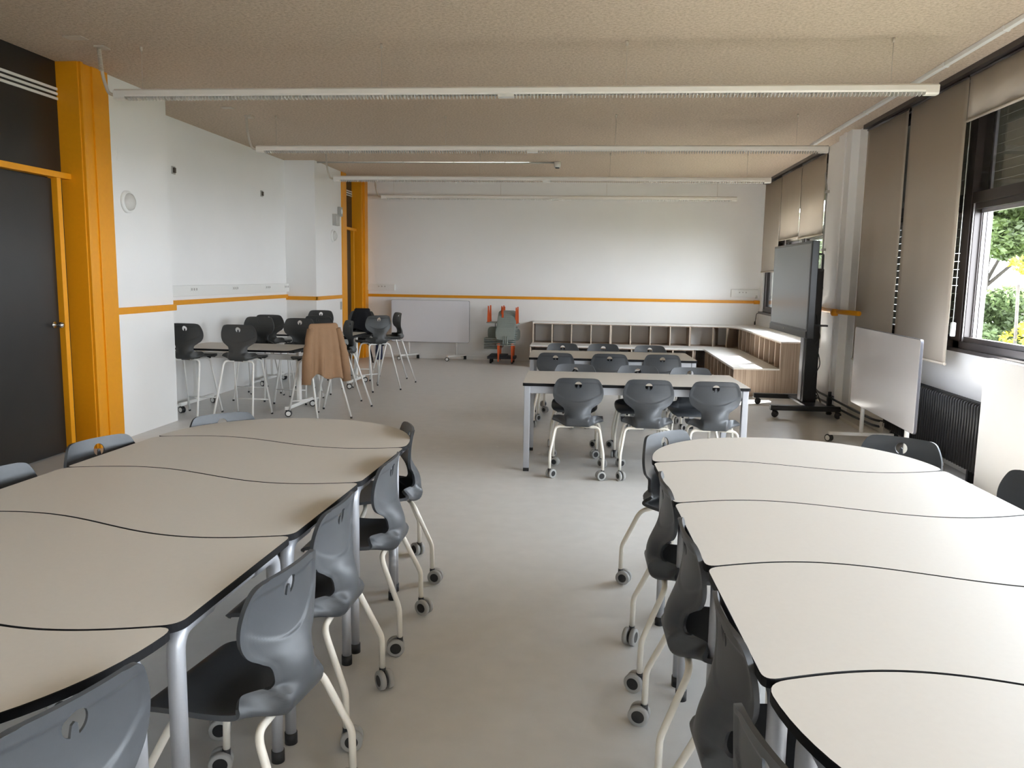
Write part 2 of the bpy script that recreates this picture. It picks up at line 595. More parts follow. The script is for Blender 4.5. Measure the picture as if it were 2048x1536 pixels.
for i in range(len(bays)-1):
    y1, y0 = bays[i], bays[i+1]
    window(i+1, y0, y1, 3.20, 1.10 if i < 2 else 2.36, open_sash=(i == 2))
wb = [15.08, 13.80, 12.52, 11.24]
for i in range(3):
    window(20+i, wb[i+1], wb[i], 3.16, 1.1 if i == 0 else 2.75, z0=1.02)
struct('trim_11', MB().box(3.13, 3.30, -3.5, 9.68, 1.02, 1.05), M['brown_frame'], 'dark bronze window sill')
struct('trim_12', MB().box(3.04, 3.30, 11.22, 15.1, 1.00, 1.04), M['brown_frame'], 'dark bronze sill of the far windows')
struct('trim_13', MB().box(3.0, 3.14, -3.5, 9.70, 3.31, 3.355).box(3.0, 3.14, 11.2, 15.1, 3.31, 3.355), M['brown_frame'], 'dark strip filling the gap between blinds and ceiling')  # dark strip stands in for the black gap above the blinds
struct('wall_outside', MB().box(3.30, 3.34, 7.235, 7.27, -2, 3.6), M['grey_track'], 'pale outer fin between the window bays')


# ---------------------------------------------------------------- roller blinds
def blind(y0, y1, zb, x, label, chain=True, skew=0.0):
    t = thing('roller_blind', label, 'blind', (x, (y0+y1)/2, 0), 0, 'roller blinds at the windows')
    w = (y1-y0)/2
    b = MB()
    n = 14
    vs, fs = [], []
    for i in range(n+1):
        y = -w+2*w*i/n
        for z in (3.30, zb):
            vs.append((0.004*math.sin(i*1.3), y, z))
            vs.append((0.004*math.sin(i*1.3)+0.0025, y, z))
    for i in range(n):
        a, c = 4*i, 4*(i+1)
        fs += [(a, a+2, c+2, c), (a+1, c+1, c+3, a+3)]
        fs += [(a, c, c+1, a+1), (a+2, a+3, c+3, c+2)]
    fs += [(0, 1, 3, 2), (4*n, 4*n+2, 4*n+3, 4*n+1)]
    b.add(vs, fs, 0, True)
    b.obj('blind_cloth', M['blind'], t)
    MB().cyl((0.0, 0, 3.30), (0, 1, 0), 0.012, 2*w-0.01, 16).obj('roller_tube', M['brown_frame'], t)
    MB().cyl((0.0, 0, zb+0.008), (0, 1, 0), 0.012, 2*w, 12).obj('bottom_bar', M['blind'], t)
    if chain:
        c = MB().cyl((0.03, -w-0.015, (3.3+1.25)/2), (0, 0, 1), 0.0025, 2.05, 6)
        c.box(0.015, 0.05, -w-0.035, -w+0.0, 1.15, 1.27, bev=0.008)
        c.obj('pull_chain', M['white_plastic'], t)
    return t


blind(8.53, 9.72, 0.70, 3.06, 'long beige roller blind hanging lowest, beside the white pier', chain=False)
blind(7.24, 8.45, 0.90, 3.06, 'long beige roller blind hanging behind the near whiteboard', chain=True)
blind(6.02, 7.22, 2.93, 3.06, 'rolled-up beige blind above the open near window', chain=False)
for k, (a, b, zz) in enumerate(((4.80, 6.0, 2.93), (3.6, 4.78, 2.93), (2.4, 3.58, 2.1), (1.2, 2.38, 2.1), (0.0, 1.18, 2.93), (-1.2, -0.02, 2.93), (-2.4, -1.22, 2.93), (-3.4, -2.42, 2.93))):  # unseen blinds, their drops chosen to balance the daylight across the room
    blind(a, b, zz, 3.06, 'rolled-up beige blind further along the window row, outside the picture', chain=False)
blind(11.28, 12.52, 2.22, 3.05, 'short beige blind of the far bay, nearest the white pier, above the display', chain=True)
blind(12.56, 13.80, 2.25, 3.05, 'middle beige blind of the three in the far window bay')
blind(13.84, 15.06, 1.745, 3.05, 'beige blind of the far bay hanging against the far wall corner', chain=False)

# ---------------------------------------------------------------- radiator and pipes
rd = thing('radiator', 'black column radiator under the window behind the near whiteboard', 'radiator', (3.10, 6.55, 0))
y = 0.0
k = 0
while y < 2.0:
    c = MB()
    c.tube(rpath([(-0.05, y, 0.12), (-0.05, y, 0.65), (0.05, y, 0.65), (0.05, y, 0.12), (-0.05, y, 0.12)], 0.03), 0.013, 8)
    c.box(-0.045, 0.045, y-0.004, y+0.004, 0.12, 0.64)
    c.obj('radiator_column', M['radiator'], rd)
    y += 0.048
    k += 1
MB().cyl((0, 0.95, 0.62), (0, 1, 0), 0.022, 1.9, 12).cyl((0, 0.95, 0.14), (0, 1, 0), 0.022, 1.9, 12).obj('header_pipe', M['radiator'], rd)
for fy in (0.1, 1.8):
    MB().box(-0.04, 0.04, fy, fy+0.03, 0, 0.13).obj('foot', M['radiator'], rd)
pp = MB().tube(rpath([(3.10, 8.52, 0.16), (3.0, 8.7, 0.16), (2.99, 9.3, 0.16), (2.92, 9.9, 0.20), (2.92, 10.5, 0.20), (2.99, 11.0, 0.2)], 0.08), 0.013, 10)
pp.tube(rpath([(3.10, 8.52, 0.10), (3.0, 8.7, 0.10), (2.99, 9.3, 0.09), (2.92, 9.9, 0.12), (2.92, 10.5, 0.12), (2.99, 11.0, 0.12)], 0.08), 0.013, 10)
tag(pp.obj('heating_pipe', M['radiator']), 'pair of thin black heating pipes running along the right skirting', 'pipe')
vl = thing('pipe_valve', 'upright black valve on the pipes at the foot of the white pier', 'valve', (2.90, 9.93, 0))
MB().box(-0.025, 0.025, -0.03, 0.03, 0.0, 0.22, bev=0.006).obj('valve_body', M['radiator'], vl)
MB().cyl((0, -0.0, 0.25), (0, 0, 1), 0.02, 0.06).cyl((0.02, -0.04, 0.23), (0, 1, 0), 0.008, 0.10).obj('valve_handle', M['radiator'], vl)

# ================================================================ CEILING LIGHTS


def louvre_light(y, name_lbl, x0=-3.83, x1=2.45):
    t = thing('linear_light', name_lbl, 'light', (0, y, 0), 0, 'suspended linear lights')
    zb, zt_ = 2.952, 3.030
    b = MB()
    zl_ = zb
    zb = zb+0.018
    prof = [(-0.030, zb), (-0.040, zb+0.012), (-0.042, zb+0.045), (-0.033, zt_-0.012), (-0.020, zt_), (0.020, zt_), (0.033, zt_-0.012), (0.042, zb+0.045), (0.040, zb+0.012), (0.030, zb)]
    inner = [(0.030, zb), (0.028, zb+0.035), (-0.028, zb+0.035), (-0.030, zb)]
    pr = prof+inner[1:-1]
    n = len(pr)
    vs = [(x0+0.09, a, z) for a, z in pr]+[(x1-0.09, a, z) for a, z in pr]
    b.add(vs, [(i, (i+1) % n, n+(i+1) % n, n+i) for i in range(n)], 0, False)
    b.obj('housing', M['lamp_body'], t)
    for (a0, a1) in ((x0, x0+0.092), (x1-0.092, x1)):
        c = MB()
        pe = [(-0.026, zl_), (-0.038, zl_+0.012)]+prof[2:-2]+[(0.038, zl_+0.012), (0.026, zl_)]
        vs = [(a0, a, z) for a, z in pe]+[(a1, a, z) for a, z in pe]
        m_ = len(pe)
        c.add(vs, [(i, (i+1) % m_, m_+(i+1) % m_, m_+i) for i in range(m_)]+[tuple(range(m_)), tuple(range(2*m_-1, m_-1, -1))])
        c.obj('end_cap', M['lamp_body'], t)
    lv = MB()
    x = x0+0.11
    while x < x1-0.10:
        if abs(x-(x0+x1)/2) > 0.05:
            lv.add([(x, -0.034, zb+0.024), (x, 0.034, zb+0.024), (x, 0.030, zb-0.016), (x, 0.012, zb-0.026), (x, -0.012, zb-0.026), (x, -0.030, zb-0.016),
                    (x+0.004, -0.034, zb+0.024), (x+0.004, 0.034, zb+0.024), (x+0.004, 0.030, zb-0.016), (x+0.004, 0.012, zb-0.026), (x+0.004, -0.012, zb-0.026), (x+0.004, -0.030, zb-0.016)],
                   [(0, 1, 2, 3, 4, 5), (11, 10, 9, 8, 7, 6)]+[(i, (i+1) % 6, 6+(i+1) % 6, 6+i) for i in range(6)])
        x += 0.027
    lv.box((x0+x1)/2-0.06, (x0+x1)/2+0.06, -0.034, 0.034, zb-0.018, zb+0.024)
    o = lv.obj('louvre', M['louvre'], t, fix=False)
    for xc in (-3.60, -1.66, 0.21, 2.12):
        w = MB().cyl((xc, 0, (zt_+CZ)/2), (0, 0, 1), 0.0022, CZ-zt_-0.002, 6)
        w.cyl((xc, 0, CZ-0.018), (0, 0, 1), 0.010, 0.034, 10)
        w.obj('suspension_wire', M['conduit'], t)
    c = MB().tube(rpath([(x0-0.11, -0.02, CZ-0.016), (x0-0.10, 0.0, 3.12), (x0-0.06, 0, 3.0), (x0, 0, 2.985)], 0.06, 8), 0.013, 10)
    for q in range(14):
        c.cyl((x0-0.11+0.0006*q, -0.02, CZ-0.012-q*0.013), (0, 0, 1), 0.0165, 0.006, 10)
    c.obj('flex_conduit', M['conduit'], t)
    return t


louvre_light(6.31, 'white linear louvre light nearest the camera, hanging from wires')
louvre_light(9.05, 'white linear louvre light, second from the camera')
louvre_light(11.80, 'white linear louvre light, third from the camera, in front of the detector pipe')
louvre_light(14.50, 'white linear louvre light hanging closest to the far wall')
tag(MB().box(-4.05, -3.90, 6.0, 6.1, CZ-0.006, CZ-0.0005).obj('ceiling_plate', M['conduit']), 'thin blank plate on the ceiling beside the nearest light flex', 'plate')
tag(MB().box(-4.02, -3.90, 8.55, 8.65, CZ-0.006, CZ-0.0005).obj('ceiling_plate', M['conduit']), 'thin blank plate on the ceiling before the second light', 'plate')
tag(MB().box(-3.95, -3.88, 8.99, 9.1, CZ-0.02, CZ).box(-3.96, -3.88, 6.25, 6.35, CZ-0.012, CZ).obj('ceiling_rose', M['conduit']), 'small beige ceiling box where a flex enters', 'box')
cd = thing('cable_trunking', 'long pale cable trunking on the ceiling beside the blinds', 'trunking', (2.77, 0, 0))
MB().box(-0.020, 0.020, -3.4, 11.0, CZ-0.034, CZ-0.001, bev=0.004).obj('duct', M['white_plastic'], cd)
for yy in np.arange(-2.5, 11, 0.95):
    MB().box(-0.024, 0.024, yy, yy+0.03, CZ-0.038, CZ-0.001).obj('clip', M['white_plastic'], cd)
cd = thing('detector_conduit', 'thin grey conduit crossing the ceiling to the detector', 'conduit', (0, 12.65, 0))
MB().cyl((-2.74, 0, CZ-0.014), (1, 0, 0), 0.011, 4.24, 8).obj('pipe', M['grey_plastic'], cd)
for xx in np.arange(-4.6, -0.7, 0.8):
    MB().box(xx, xx+0.02, -0.016, 0.016, CZ-0.028, CZ).obj('clip', M['grey_plastic'], cd)
dt = thing('motion_detector', 'small white detector cylinder at the end of the ceiling conduit', 'detector', (-0.58, 12.65, CZ))
MB().lathe([(0, 0), (0.052, 0), (0.052, -0.065), (0.044, -0.085), (0.0, -0.085)], n=20).obj('body', M['white_plastic'], dt)
MB().lathe([(0.036, -0.086), (0.030, -0.098), (0, -0.10)], n=16).obj('sensor_lens', M['black_plastic'], dt)
pc = MB().tube(rpath([(3.03, 9.0+2.2, 3.02), (3.0, 11.12, 3.0), (3.02, 11.08, 2.8), (3.02, 11.08, 1.3)], 0.06), 0.011, 8)
for z in (2.75, 2.0, 1.5):
    pc.box(3.0, 3.05, 11.05, 11.11, z, z+0.03)
tag(pc.obj('wall_conduit', M['grey_plastic']), 'thin vertical grey conduit on the pier beside the far blinds', 'conduit')

# ================================================================ WALL FITTINGS


def outlet_strip(label, x0, x1, y0, y1, z0, z1, spots, axis):
    t = thing('socket_trunking', label, 'trunking', (0, 0, 0), 0)
    MB().box(x0, x1, y0, y1, z0, z1, bev=0.006).obj('trunking', M['white_plastic'], t)
    zc = z0+(z1-z0)*0.62
    for s in spots:
        b = MB()
        p = MB()
        for d in (-0.06, 0, 0.06):
            if axis == 'Y':
                p.box(x1, x1+0.004, s+d-0.026, s+d+0.026, zc-0.026, zc+0.026, bev=0.001)
                b.cyl((x1+0.004, s+d, zc), (1, 0, 0), 0.017, 0.002, 14)
            else:
                p.box(s+d-0.026, s+d+0.026, y0-0.004, y0, zc-0.026, zc+0.026, bev=0.001)
                b.cyl((s+d, y0-0.004, zc), (0, 1, 0), 0.013, 0.002, 14)
        po = p.obj('socket_plate', M['white_plastic'], t)
        b.obj('socket_hole', M['grey_plastic'], po)
    return t


outlet_strip('long white socket trunking above the orange rail on the left wall', -4.87, -4.82, 8.16, 12.51, 1.305, 1.435, (9.40, 10.55, 11.66, 12.4), 'Y')
outlet_strip('short white socket trunking on the far wall beside the far door', -4.31, -3.78, YF-0.05, YF, 1.30, 1.42, (-4.03,), 'X')
outlet_strip('faint white socket box at the right end of the far wall', 2.57, 3.06, YF-0.04, YF, 1.285, 1.43, (2.78,), 'X')
for (yy, zz, lb) in ((9.10, 2.76, 'small square wall socket high up near the near pier'), (11.62, 2.75, 'small square wall socket high up near the far pier')):
    t = thing('wall_socket', lb, 'socket', (-4.87, yy, zz), 0, 'high wall sockets')
    MB().box(0, 0.012, -0.04, 0.04, -0.045, 0.045, bev=0.004).obj('plate', M['grey_plastic'], t)
    MB().box(0.012, 0.03, -0.018, 0.02, -0.03, 0.028).obj('connector', M['brown_socket'], t)
for (xx, yy, zz, lb) in ((-4.415, 7.37, 2.245, 'round white bulkhead lamp on the near white pier'), (-4.378, 13.38, 2.235, 'round grey-white bulkhead lamp on the far pier')):
    t = thing('bulkhead_lamp', lb, 'lamp', (xx, yy, zz))
    MB().lathe([(0.0, 0), (0.105, 0), (0.105, 0.018), (0.095, 0.028), (0.082, 0.028)], axis='X', n=32).obj('base_ring', M['white_plastic'], t)
    MB().lathe([(0.083, 0.026), (0.078, 0.045), (0.055, 0.062), (0.025, 0.070), (0.0, 0.072)], axis='X', n=32).obj('lens', M['lens'], t)
t = thing('emergency_light', 'grey box fitting high on the far pier beside the door', 'light', (-4.378, 13.5, 2.50))
MB().box(0, 0.07, -0.13, -0.03, -0.09, 0.10, bev=0.006).box(0, 0.05, -0.02, 0.12, -0.09, 0.09, bev=0.006).obj('housing', M['grey_plastic'], t)
MB().box(0.07, 0.075, -0.12, -0.04, -0.06, 0.06).obj('front_lens', M['lens'], t)
t = thing('alarm_siren', 'small pale box above the grey fitting on the far pier', 'siren', (-4.378, 13.72, 2.66))
MB().box(0, 0.05, -0.07, 0.07, -0.08, 0.08, bev=0.01).obj('body', M['grey_plastic'], t)
MB().cyl((0.055, 0, 0), (1, 0, 0), 0.04, 0.012, 16).obj('grille', M['white_plastic'], t)
tag(MB().box(-4.378, -4.368, 13.74, 13.82, 0.98, 1.12, bev=0.003).obj('light_switch', M['grey_plastic']), 'small grey switch plate low on the far pier', 'switch')
tag(MB().box(-4.415, -4.410, 7.24, 7.36, 2.62, 2.74, bev=0.002).obj('blank_plate', M['wall']), 'blank square cover plate painted white above the near bulkhead lamp', 'plate')
tag(MB().box(-4.378, -4.372, 13.30, 13.40, 2.74, 2.84, bev=0.002).obj('blank_plate', M['wall']), 'blank white cover plate near the top of the far pier', 'plate')
t = thing('power_cable', 'short black cable with plug hanging from the wall in the far right corner', 'cable', (3.09, YF-0.12, 0))
MB().tube(rpath([(0, 0, 1.0), (-0.05, 0, 1.0), (-0.06, 0, 0.98), (-0.075, 0, 0.84)], 0.02), 0.006, 8).obj('cord', M['black_plastic'], t)
MB().cyl((-0.08, 0, 0.82), (0, 0, 1), 0.015, 0.06, 10).obj('plug', M['black_plastic'], t)
t = thing('wall_mounted_box', 'small grey box on the rail joint in the far right corner', 'box', (3.03, YF-0.02, 1.30))
MB().box(-0.02, 0.02, -0.02, 0.02, -0.03, 0.03, bev=0.004).obj('box', M['grey_plastic'], t)
tag(MB().box(3.035, 3.05, 11.02, 11.08, 0.72, 1.0, bev=0.003).obj('blank_plate', M['white_plastic']), 'tall narrow white plate on the wall right of the display', 'plate')

# ================================================================ SHELL CHAIR
ST = [  # y, z above the underside, half width, side lift, side push
    (0.262, -0.006, 0.150, 0.000, 0.000),
    (0.250, 0.014, 0.182, 0.000, 0.000),
    (0.215, 0.027, 0.200, 0.003, 0.000),
    (0.140, 0.030, 0.207, 0.008, 0.000),
    (0.050, 0.022, 0.207, 0.016, 0.000),
    (-0.020, 0.012, 0.206, 0.030, 0.000),
    (-0.070, 0.004, 0.202, 0.044, 0.018),
    (-0.110, 0.002, 0.190, 0.058, 0.064),
    (-0.136, 0.014, 0.156, 0.060, 0.100),
    (-0.148, 0.044, 0.116, 0.034, 0.080),
    (-0.149, 0.088, 0.101, 0.004, 0.050),
    (-0.142, 0.122, 0.100, 0.000, 0.042),
    (-0.129, 0.150, 0.112, 0.000, 0.036),
    (-0.115, 0.172, 0.142, -0.002, 0.032),
    (-0.104, 0.196, 0.174, -0.004, 0.034),
    (-0.097, 0.225, 0.193, -0.002, 0.034),
    (-0.093, 0.258, 0.2005, 0.000, 0.031),
    (-0.093, 0.295, 0.198, 0.000, 0.028),
    (-0.096, 0.330, 0.188, 0.000, 0.025),
    (-0.101, 0.360, 0.174, 0.000, 0.022),
    (-0.104, 0.376, 0.162, -0.001, 0.019),
    (-0.106, 0.385, 0.146, -0.002, 0.016),
    (-0.107, 0.3885, 0.125, -0.002, 0.012)]


def catmull(P, n):
    P = np.array(P, float)
    k = len(P)
    out = []
    for i in range(n+1):
        t = i/n*(k-1)
        j = min(int(t), k-2)
        u = t-j
        p0, p1, p2, p3 = P[max(j-1, 0)], P[j], P[j+1], P[min(j+2, k-1)]
        out.append(0.5*((2*p1)+(-p0+p2)*u+(2*p0-5*p1+4*p2-p3)*u*u+(-p0+3*p1-3*p2+p3)*u**3))
    return np.array(out)


def sstep(a, b, x):
    t = np.clip((x-a)/(b-a), 0, 1)
    return t*t*(3-2*t)


def shell_meshes(name, mat):
    NV, NU = 132, 36
    S = catmull(ST, NV)
    us = np.linspace(-1, 1, NU+1)
    us = np.sign(us)*np.abs(us)**0.9
    P = np.zeros((NV+1, NU+1, 3))
    for i, (y, z, w, lz, py) in enumerate(S):
        for j, u in enumerate(us):
            a = abs(u)
            b_ = min(1.0, max(0.0, (a*w-0.088)/max(w-0.088, 0.02)))
            fold = float(sstep(-0.03, -0.10, y)*sstep(0.09, 0.045, z))
            P[i, j] = (u*w, y+py*((1-fold)*a**2.2+fold*b_**1.15), z+lz*((1-fold)*a**3+fold*b_**1.2))
    dv = np.gradient(P, axis=0)
    du = np.gradient(P, axis=1)
    N = np.cross(du, dv)
    N /= np.linalg.norm(N, axis=2, keepdims=True)+1e-12   # points forward/up
    if N[10, NU//2, 2] < 0:
        N = -N
    th = 0.0052
    zz, xx = P[:, :, 2], P[:, :, 0]
    hw = np.abs(us)[None, :]*np.ones((NV+1, 1))
    arc = 0.196+0.075*(np.abs(xx)/0.19)**2
    rec = 0.0042*sstep(-0.004, 0.004, zz-arc)*(1-sstep(0.346, 0.356, zz+0.06*np.maximum(0, 0.036-np.abs(xx))))*(1-sstep(0.90, 0.95, hw))
    rim = 0.004*sstep(0.82, 1.0, np.abs(us))[None, :]
    front = P+N*(th-0.0)[None, None] if False else P+N*th
    back = P-N*(th+rim-rec)[:, :, None]
    vs = [tuple(p) for p in front.reshape(-1, 3)]+[tuple(p) for p in back.reshape(-1, 3)]
    W = NU+1
    K = (NV+1)*W
    fs = []
    for i in range(NV):
        for j in range(NU):
            a, b, c, d = i*W+j, i*W+j+1, (i+1)*W+j+1, (i+1)*W+j
            fs.append((a, b, c, d))
            fs.append((K+a, K+d, K+c, K+b))
    for i in range(NV):
        for j in (0, NU):
            a, d = i*W+j, (i+1)*W+j
            fs.append((a, d, K+d, K+a) if j == 0 else (d, a, K+a, K+d))
    for j in range(NU):
        for i in (0, NV):
            a, b = i*W+j, i*W+j+1
            fs.append((b, a, K+a, K+b) if i == 0 else (a, b, K+b, K+a))
    mb = MB()
    mb.add(vs, fs, 0, True)
    o = mb.obj('tmp_shell', mat)
    # hand hole: circle with a tongue rising from its lower edge
    zc, r = 0.332, 0.029
    poly = []
    for k in range(33):
        a = math.radians(-90+20+k*(320)/32)
        poly.append((r*math.cos(a), zc+r*math.sin(a)))
    poly += [(-0.009, zc-0.020), (-0.0065, zc-0.002), (0.0, zc+0.003), (0.0065, zc-0.002), (0.009, zc-0.020)]
    n = len(poly)
    cv = [(x, -0.2, z) for x, z in poly]+[(x, 0.0, z) for x, z in poly]
    cm = MB()
    cm.add(cv, [tuple(range(n)), tuple(range(2*n-1, n-1, -1))]+[(i, n+i, n+(i+1) % n, (i+1) % n) for i in range(n)])
    co = cm.obj('tmp_cut', mat)
    md = o.modifiers.new('cut', 'BOOLEAN')
    md.operation = 'DIFFERENCE'
    md.solver = 'EXACT'
    md.object = co
    dg = bpy.context.evaluated_depsgraph_get()
    ev = o.evaluated_get(dg)
    full = bpy.data.meshes.new_from_object(ev)
    bpy.data.objects.remove(co)
    bpy.data.objects.remove(o)
    # split the one-piece shell into the seat pan and the backrest
    res = []
    for part in ('seat', 'backrest'):
        me = full.copy()
        me.name = part
        bm = bmesh.new()
        bm.from_mesh(me)
        kill = []
        for f in bm.faces:
            c = f.calc_center_median()
            back_side = (c.y < -0.085 and c.z > 0.066) or c.z > 0.10
            if back_side != (part == 'backrest'):
                kill.append(f)
        bmesh.ops.delete(bm, geom=kill, context='FACES')
        for f in bm.faces:
            f.smooth = True
        bm.to_mesh(me)
        bm.free()
        me.set_sharp_from_angle(angle=math.radians(42))
        me.materials.clear()
        me.materials.append(mat)
        res.append(me)
    return res


def link(name, me, parent, loc=(0, 0, 0), rz=0):
    o = bpy.data.objects.new(name, me)
    COL.objects.link(o)
    o.parent = parent
    o.location = loc
    o.rotation_euler = (0, 0, rz)
    return o


seat_me, back_me = shell_meshes('shell', M['plastic'])
sseat_me, sback_me = seat_me.copy(), back_me.copy()
for me in (sseat_me, sback_me):
    me.materials.clear()
    me.materials.append(M['stool_plastic'])


def leg_mesh(sx, sy_, kind):
    b = MB()
    if kind == 'chair':
        if sy_ < 0:
            p = [(0.03, -0.105, 0.409), (0.176, -0.118, 0.409), (0.2125, -0.205, 0.205), (0.2125, -0.207, 0.072)]
        else:
            p = [(0.03, 0.125, 0.409), (0.172, 0.130, 0.409), (0.205, 0.225, 0.215), (0.205, 0.230, 0.072)]
        p = [(sx*a, c, d) for a, c, d in p]
        b.tube(rpath(p, [0, 0.042, 0.022, 0], 7), 0.0115, 12)
    else:
        if sy_ < 0:
            p = [(0.03, -0.085, 0.642), (0.165, -0.095, 0.642), (0.223, -0.29, 0.008)]
        else:
            p = [(0.03, 0.125, 0.642), (0.160, 0.130, 0.642), (0.202, 0.29, 0.008)]
        p = [(sx*a, c, d) for a, c, d in p]
        b.tube(rpath(p, [0, 0.05, 0], 7), 0.0108, 12)
    return b.mesh('leg', M['cream_metal'] if kind == 'chair' else M['white_metal'])


# castor: black housing, two wheels with grey tyres and black hubs
cb = MB()
cb.cyl((0, 0, 0.068), (0, 0, 1), 0.013, 0.022, 12)
cb.lathe([(0.0, -0.006), (0.024, -0.006), (0.030, -0.002), (0.030, 0.002), (0.024, 0.006), (0, 0.006)], (0, -0.018, 0.038), 'X', 20)
cb.box(-0.005, 0.005, -0.03, 0.012, 0.036, 0.064, bev=0.002)
castor_me = cb.mesh('castor', M['black_plastic'])
wm = MB()
wm.lathe([(0.022, -0.0105), (0.034, -0.0105), (0.0375, -0.007), (0.0375, 0.007), (0.034, 0.0105), (0.0235, 0.0105)], axis='X', n=24)
wm.lathe([(0.0, 0.009), (0.0235, 0.0095)], axis='X', n=24, mi=1)
wm.lathe([(0.0, -0.010), (0.022, -0.010)], axis='X', n=24, mi=1)
wheel_me = wm.mesh('wheel', [M['tyre'], M['black_plastic']], fix=False)


def add_castor(parent, x, y, ang, z=0.0):
    c = link('castor', castor_me, parent, (x, y, z), ang)
    link('wheel', wheel_me, c, (0.0165, -0.018, 0.0375))
    link('wheel', wheel_me, c, (-0.0165, -0.018, 0.0375))
    return c


CH_Z = 0.415
chair_proto = thing('wheeled_chair', '', 'chair')
link('seat', seat_me, chair_proto, (0, -0.025, CH_Z))
link('backrest', back_me, chair_proto, (0, -0.025, CH_Z))
for sx in (-1, 1):
    for sy2 in (-1, 1):
        link('leg', leg_mesh(sx, sy2, 'chair'), chair_proto)
ub = MB().box(-0.05, 0.05, -0.10, 0.15, 0.404, 0.424, bev=0.004)
ub.cyl((0.10, 0.19, 0.405), (0, 0, 1), 0.010, 0.03, 12).cyl((-0.10, 0.19, 0.405), (0, 0, 1), 0.010, 0.03, 12)
link('seat_mount', ub.mesh('seat_mount', M['black_plastic']), chair_proto)
for (x, y, a) in ((-0.2125, -0.207, 0.4), (0.2125, -0.207, -0.5), (-0.205, 0.23, 2.2), (0.205, 0.23, 1.0)):
    add_castor(chair_proto, x, y, a)

stool_proto = thing('high_stool', '', 'stool')
ST_Z = 0.650
link('seat', sseat_me, stool_proto, (0, 0, ST_Z))
link('backrest', sback_me, stool_proto, (0, 0, ST_Z))
for sx in (-1, 1):
    for sy2 in (-1, 1):
        lg = link('leg', leg_mesh(sx, sy2, 'stool'), stool_proto)
        fx, fy = (0.223, -0.29) if sy2 < 0 else (0.202, 0.29)
        link('foot_cap', MB().cyl((sx*fx, fy, 0.010), (0, 0, 1), 0.0125, 0.020, 12).mesh('foot_cap', M['black_plastic']), lg)
link('footrest', MB().cyl((0, 0.250, 0.175), (1, 0, 0), 0.0075, 0.38, 10).mesh('footrest', M['white_metal']), stool_proto)
link('seat_mount', MB().box(-0.05, 0.05, -0.10, 0.15, 0.638, 0.66, bev=0.004).box(0.11, 0.14, 0.16, 0.19, 0.635, 0.66).box(-0.14, -0.11, 0.16, 0.19, 0.635, 0.66).mesh('seat_mount', M['black_plastic']), stool_proto)

used = {'c': False, 's': False}


def place(kind, x, y, fx, fy, label, group):
    """put a chair or stool with its floor centre at x, y facing (fx, fy)"""
    src = chair_proto if kind == 'c' else stool_proto
    if not used[kind]:
        used[kind] = True
        o = src
        KIDS[src.name] = children(src)
    else:
        o = copy_tree(src)
    o.location = (x, y, 0)
    o.rotation_euler = (0, 0, math.atan2(-fx, fy))
    o['label'] = label
    o['group'] = group
    if kind == 'c' and o is not src:
        for ch in [c for c in bpy.data.objects if c.parent == o and c.name.startswith('castor')]:
            ch.rotation_euler.z = random.uniform(-PI, PI)
    return o


GL, GR, GC1, GC2 = 'chairs around the left wavy tables', 'chairs around the right wavy tables', 'chairs at the front rectangular table', 'chairs at the back rectangular table'
# left cluster, aisle side (face -X)
place('c', -1.07, 1.37, -0.96, 0.28, 'grey wheeled chair in the bottom left corner, its backrest cut by the frame', GL)
place('c', -0.93, 2.07, -1, 0.14, 'large grey wheeled chair at the left tables, second from the bottom of the picture', GL)
place('c', -0.985, 2.69, -1, 0.03, 'third grey wheeled chair from the camera on the aisle side of the left tables', GL)
place('c', -0.975, 3.38, -1, 0.0, 'fourth grey wheeled chair from the camera on the aisle side of the left tables', GL)
place('c', -1.06, 4.10, -0.93, -0.36, 'grey wheeled chair at the rounded far right end of the left tables', GL)
# left cluster, far end and door side
place('c', -1.98, 4.22, 0.73, -0.68, 'grey wheeled chair behind the far left end of the left tables, below the stools', GL)
place('c', -2.22, 3.52, 0.95, -0.32, 'grey wheeled chair between the left tables and the tall orange post', GL)
place('c', -2.25, 2.90, 0.98, -0.12, 'grey wheeled chair at the left edge of the picture beside the black door', GL)
place('c', -2.10, 2.36, 1, 0.0, 'grey wheeled chair tucked under the left tables, only its front castor in view', GL)
# right cluster, aisle side (face +X)
place('c', 0.49, 4.12, 0.72, -0.69, 'grey wheeled chair at the far left corner of the right tables, backrest above the tabletop', GR)
place('c', 0.43, 3.20, 1, 0.02, 'second chair from the far end along the aisle side of the right tables', GR)
place('c', 0.445, 2.545, 1, 0.03, 'third chair from the far end along the aisle side of the right tables', GR)
place('c', 0.465, 1.90, 1, 0.05, 'fourth chair from the far end along the aisle side of the right tables', GR)
place('c', 0.45, 1.36, 0.97, 0.24, 'nearest chair at the right tables, its thin backrest edge at the bottom of the picture', GR)
# right cluster, window side
place('c', 1.56, 4.17, -0.55, -0.83, 'dark wheeled chair at the far right of the right tables, in front of the radiator', GR)
place('c', 1.80, 3.45, -0.93, -0.30, 'dark wheeled chair at the right edge of the picture beside the white wall panel', GR)

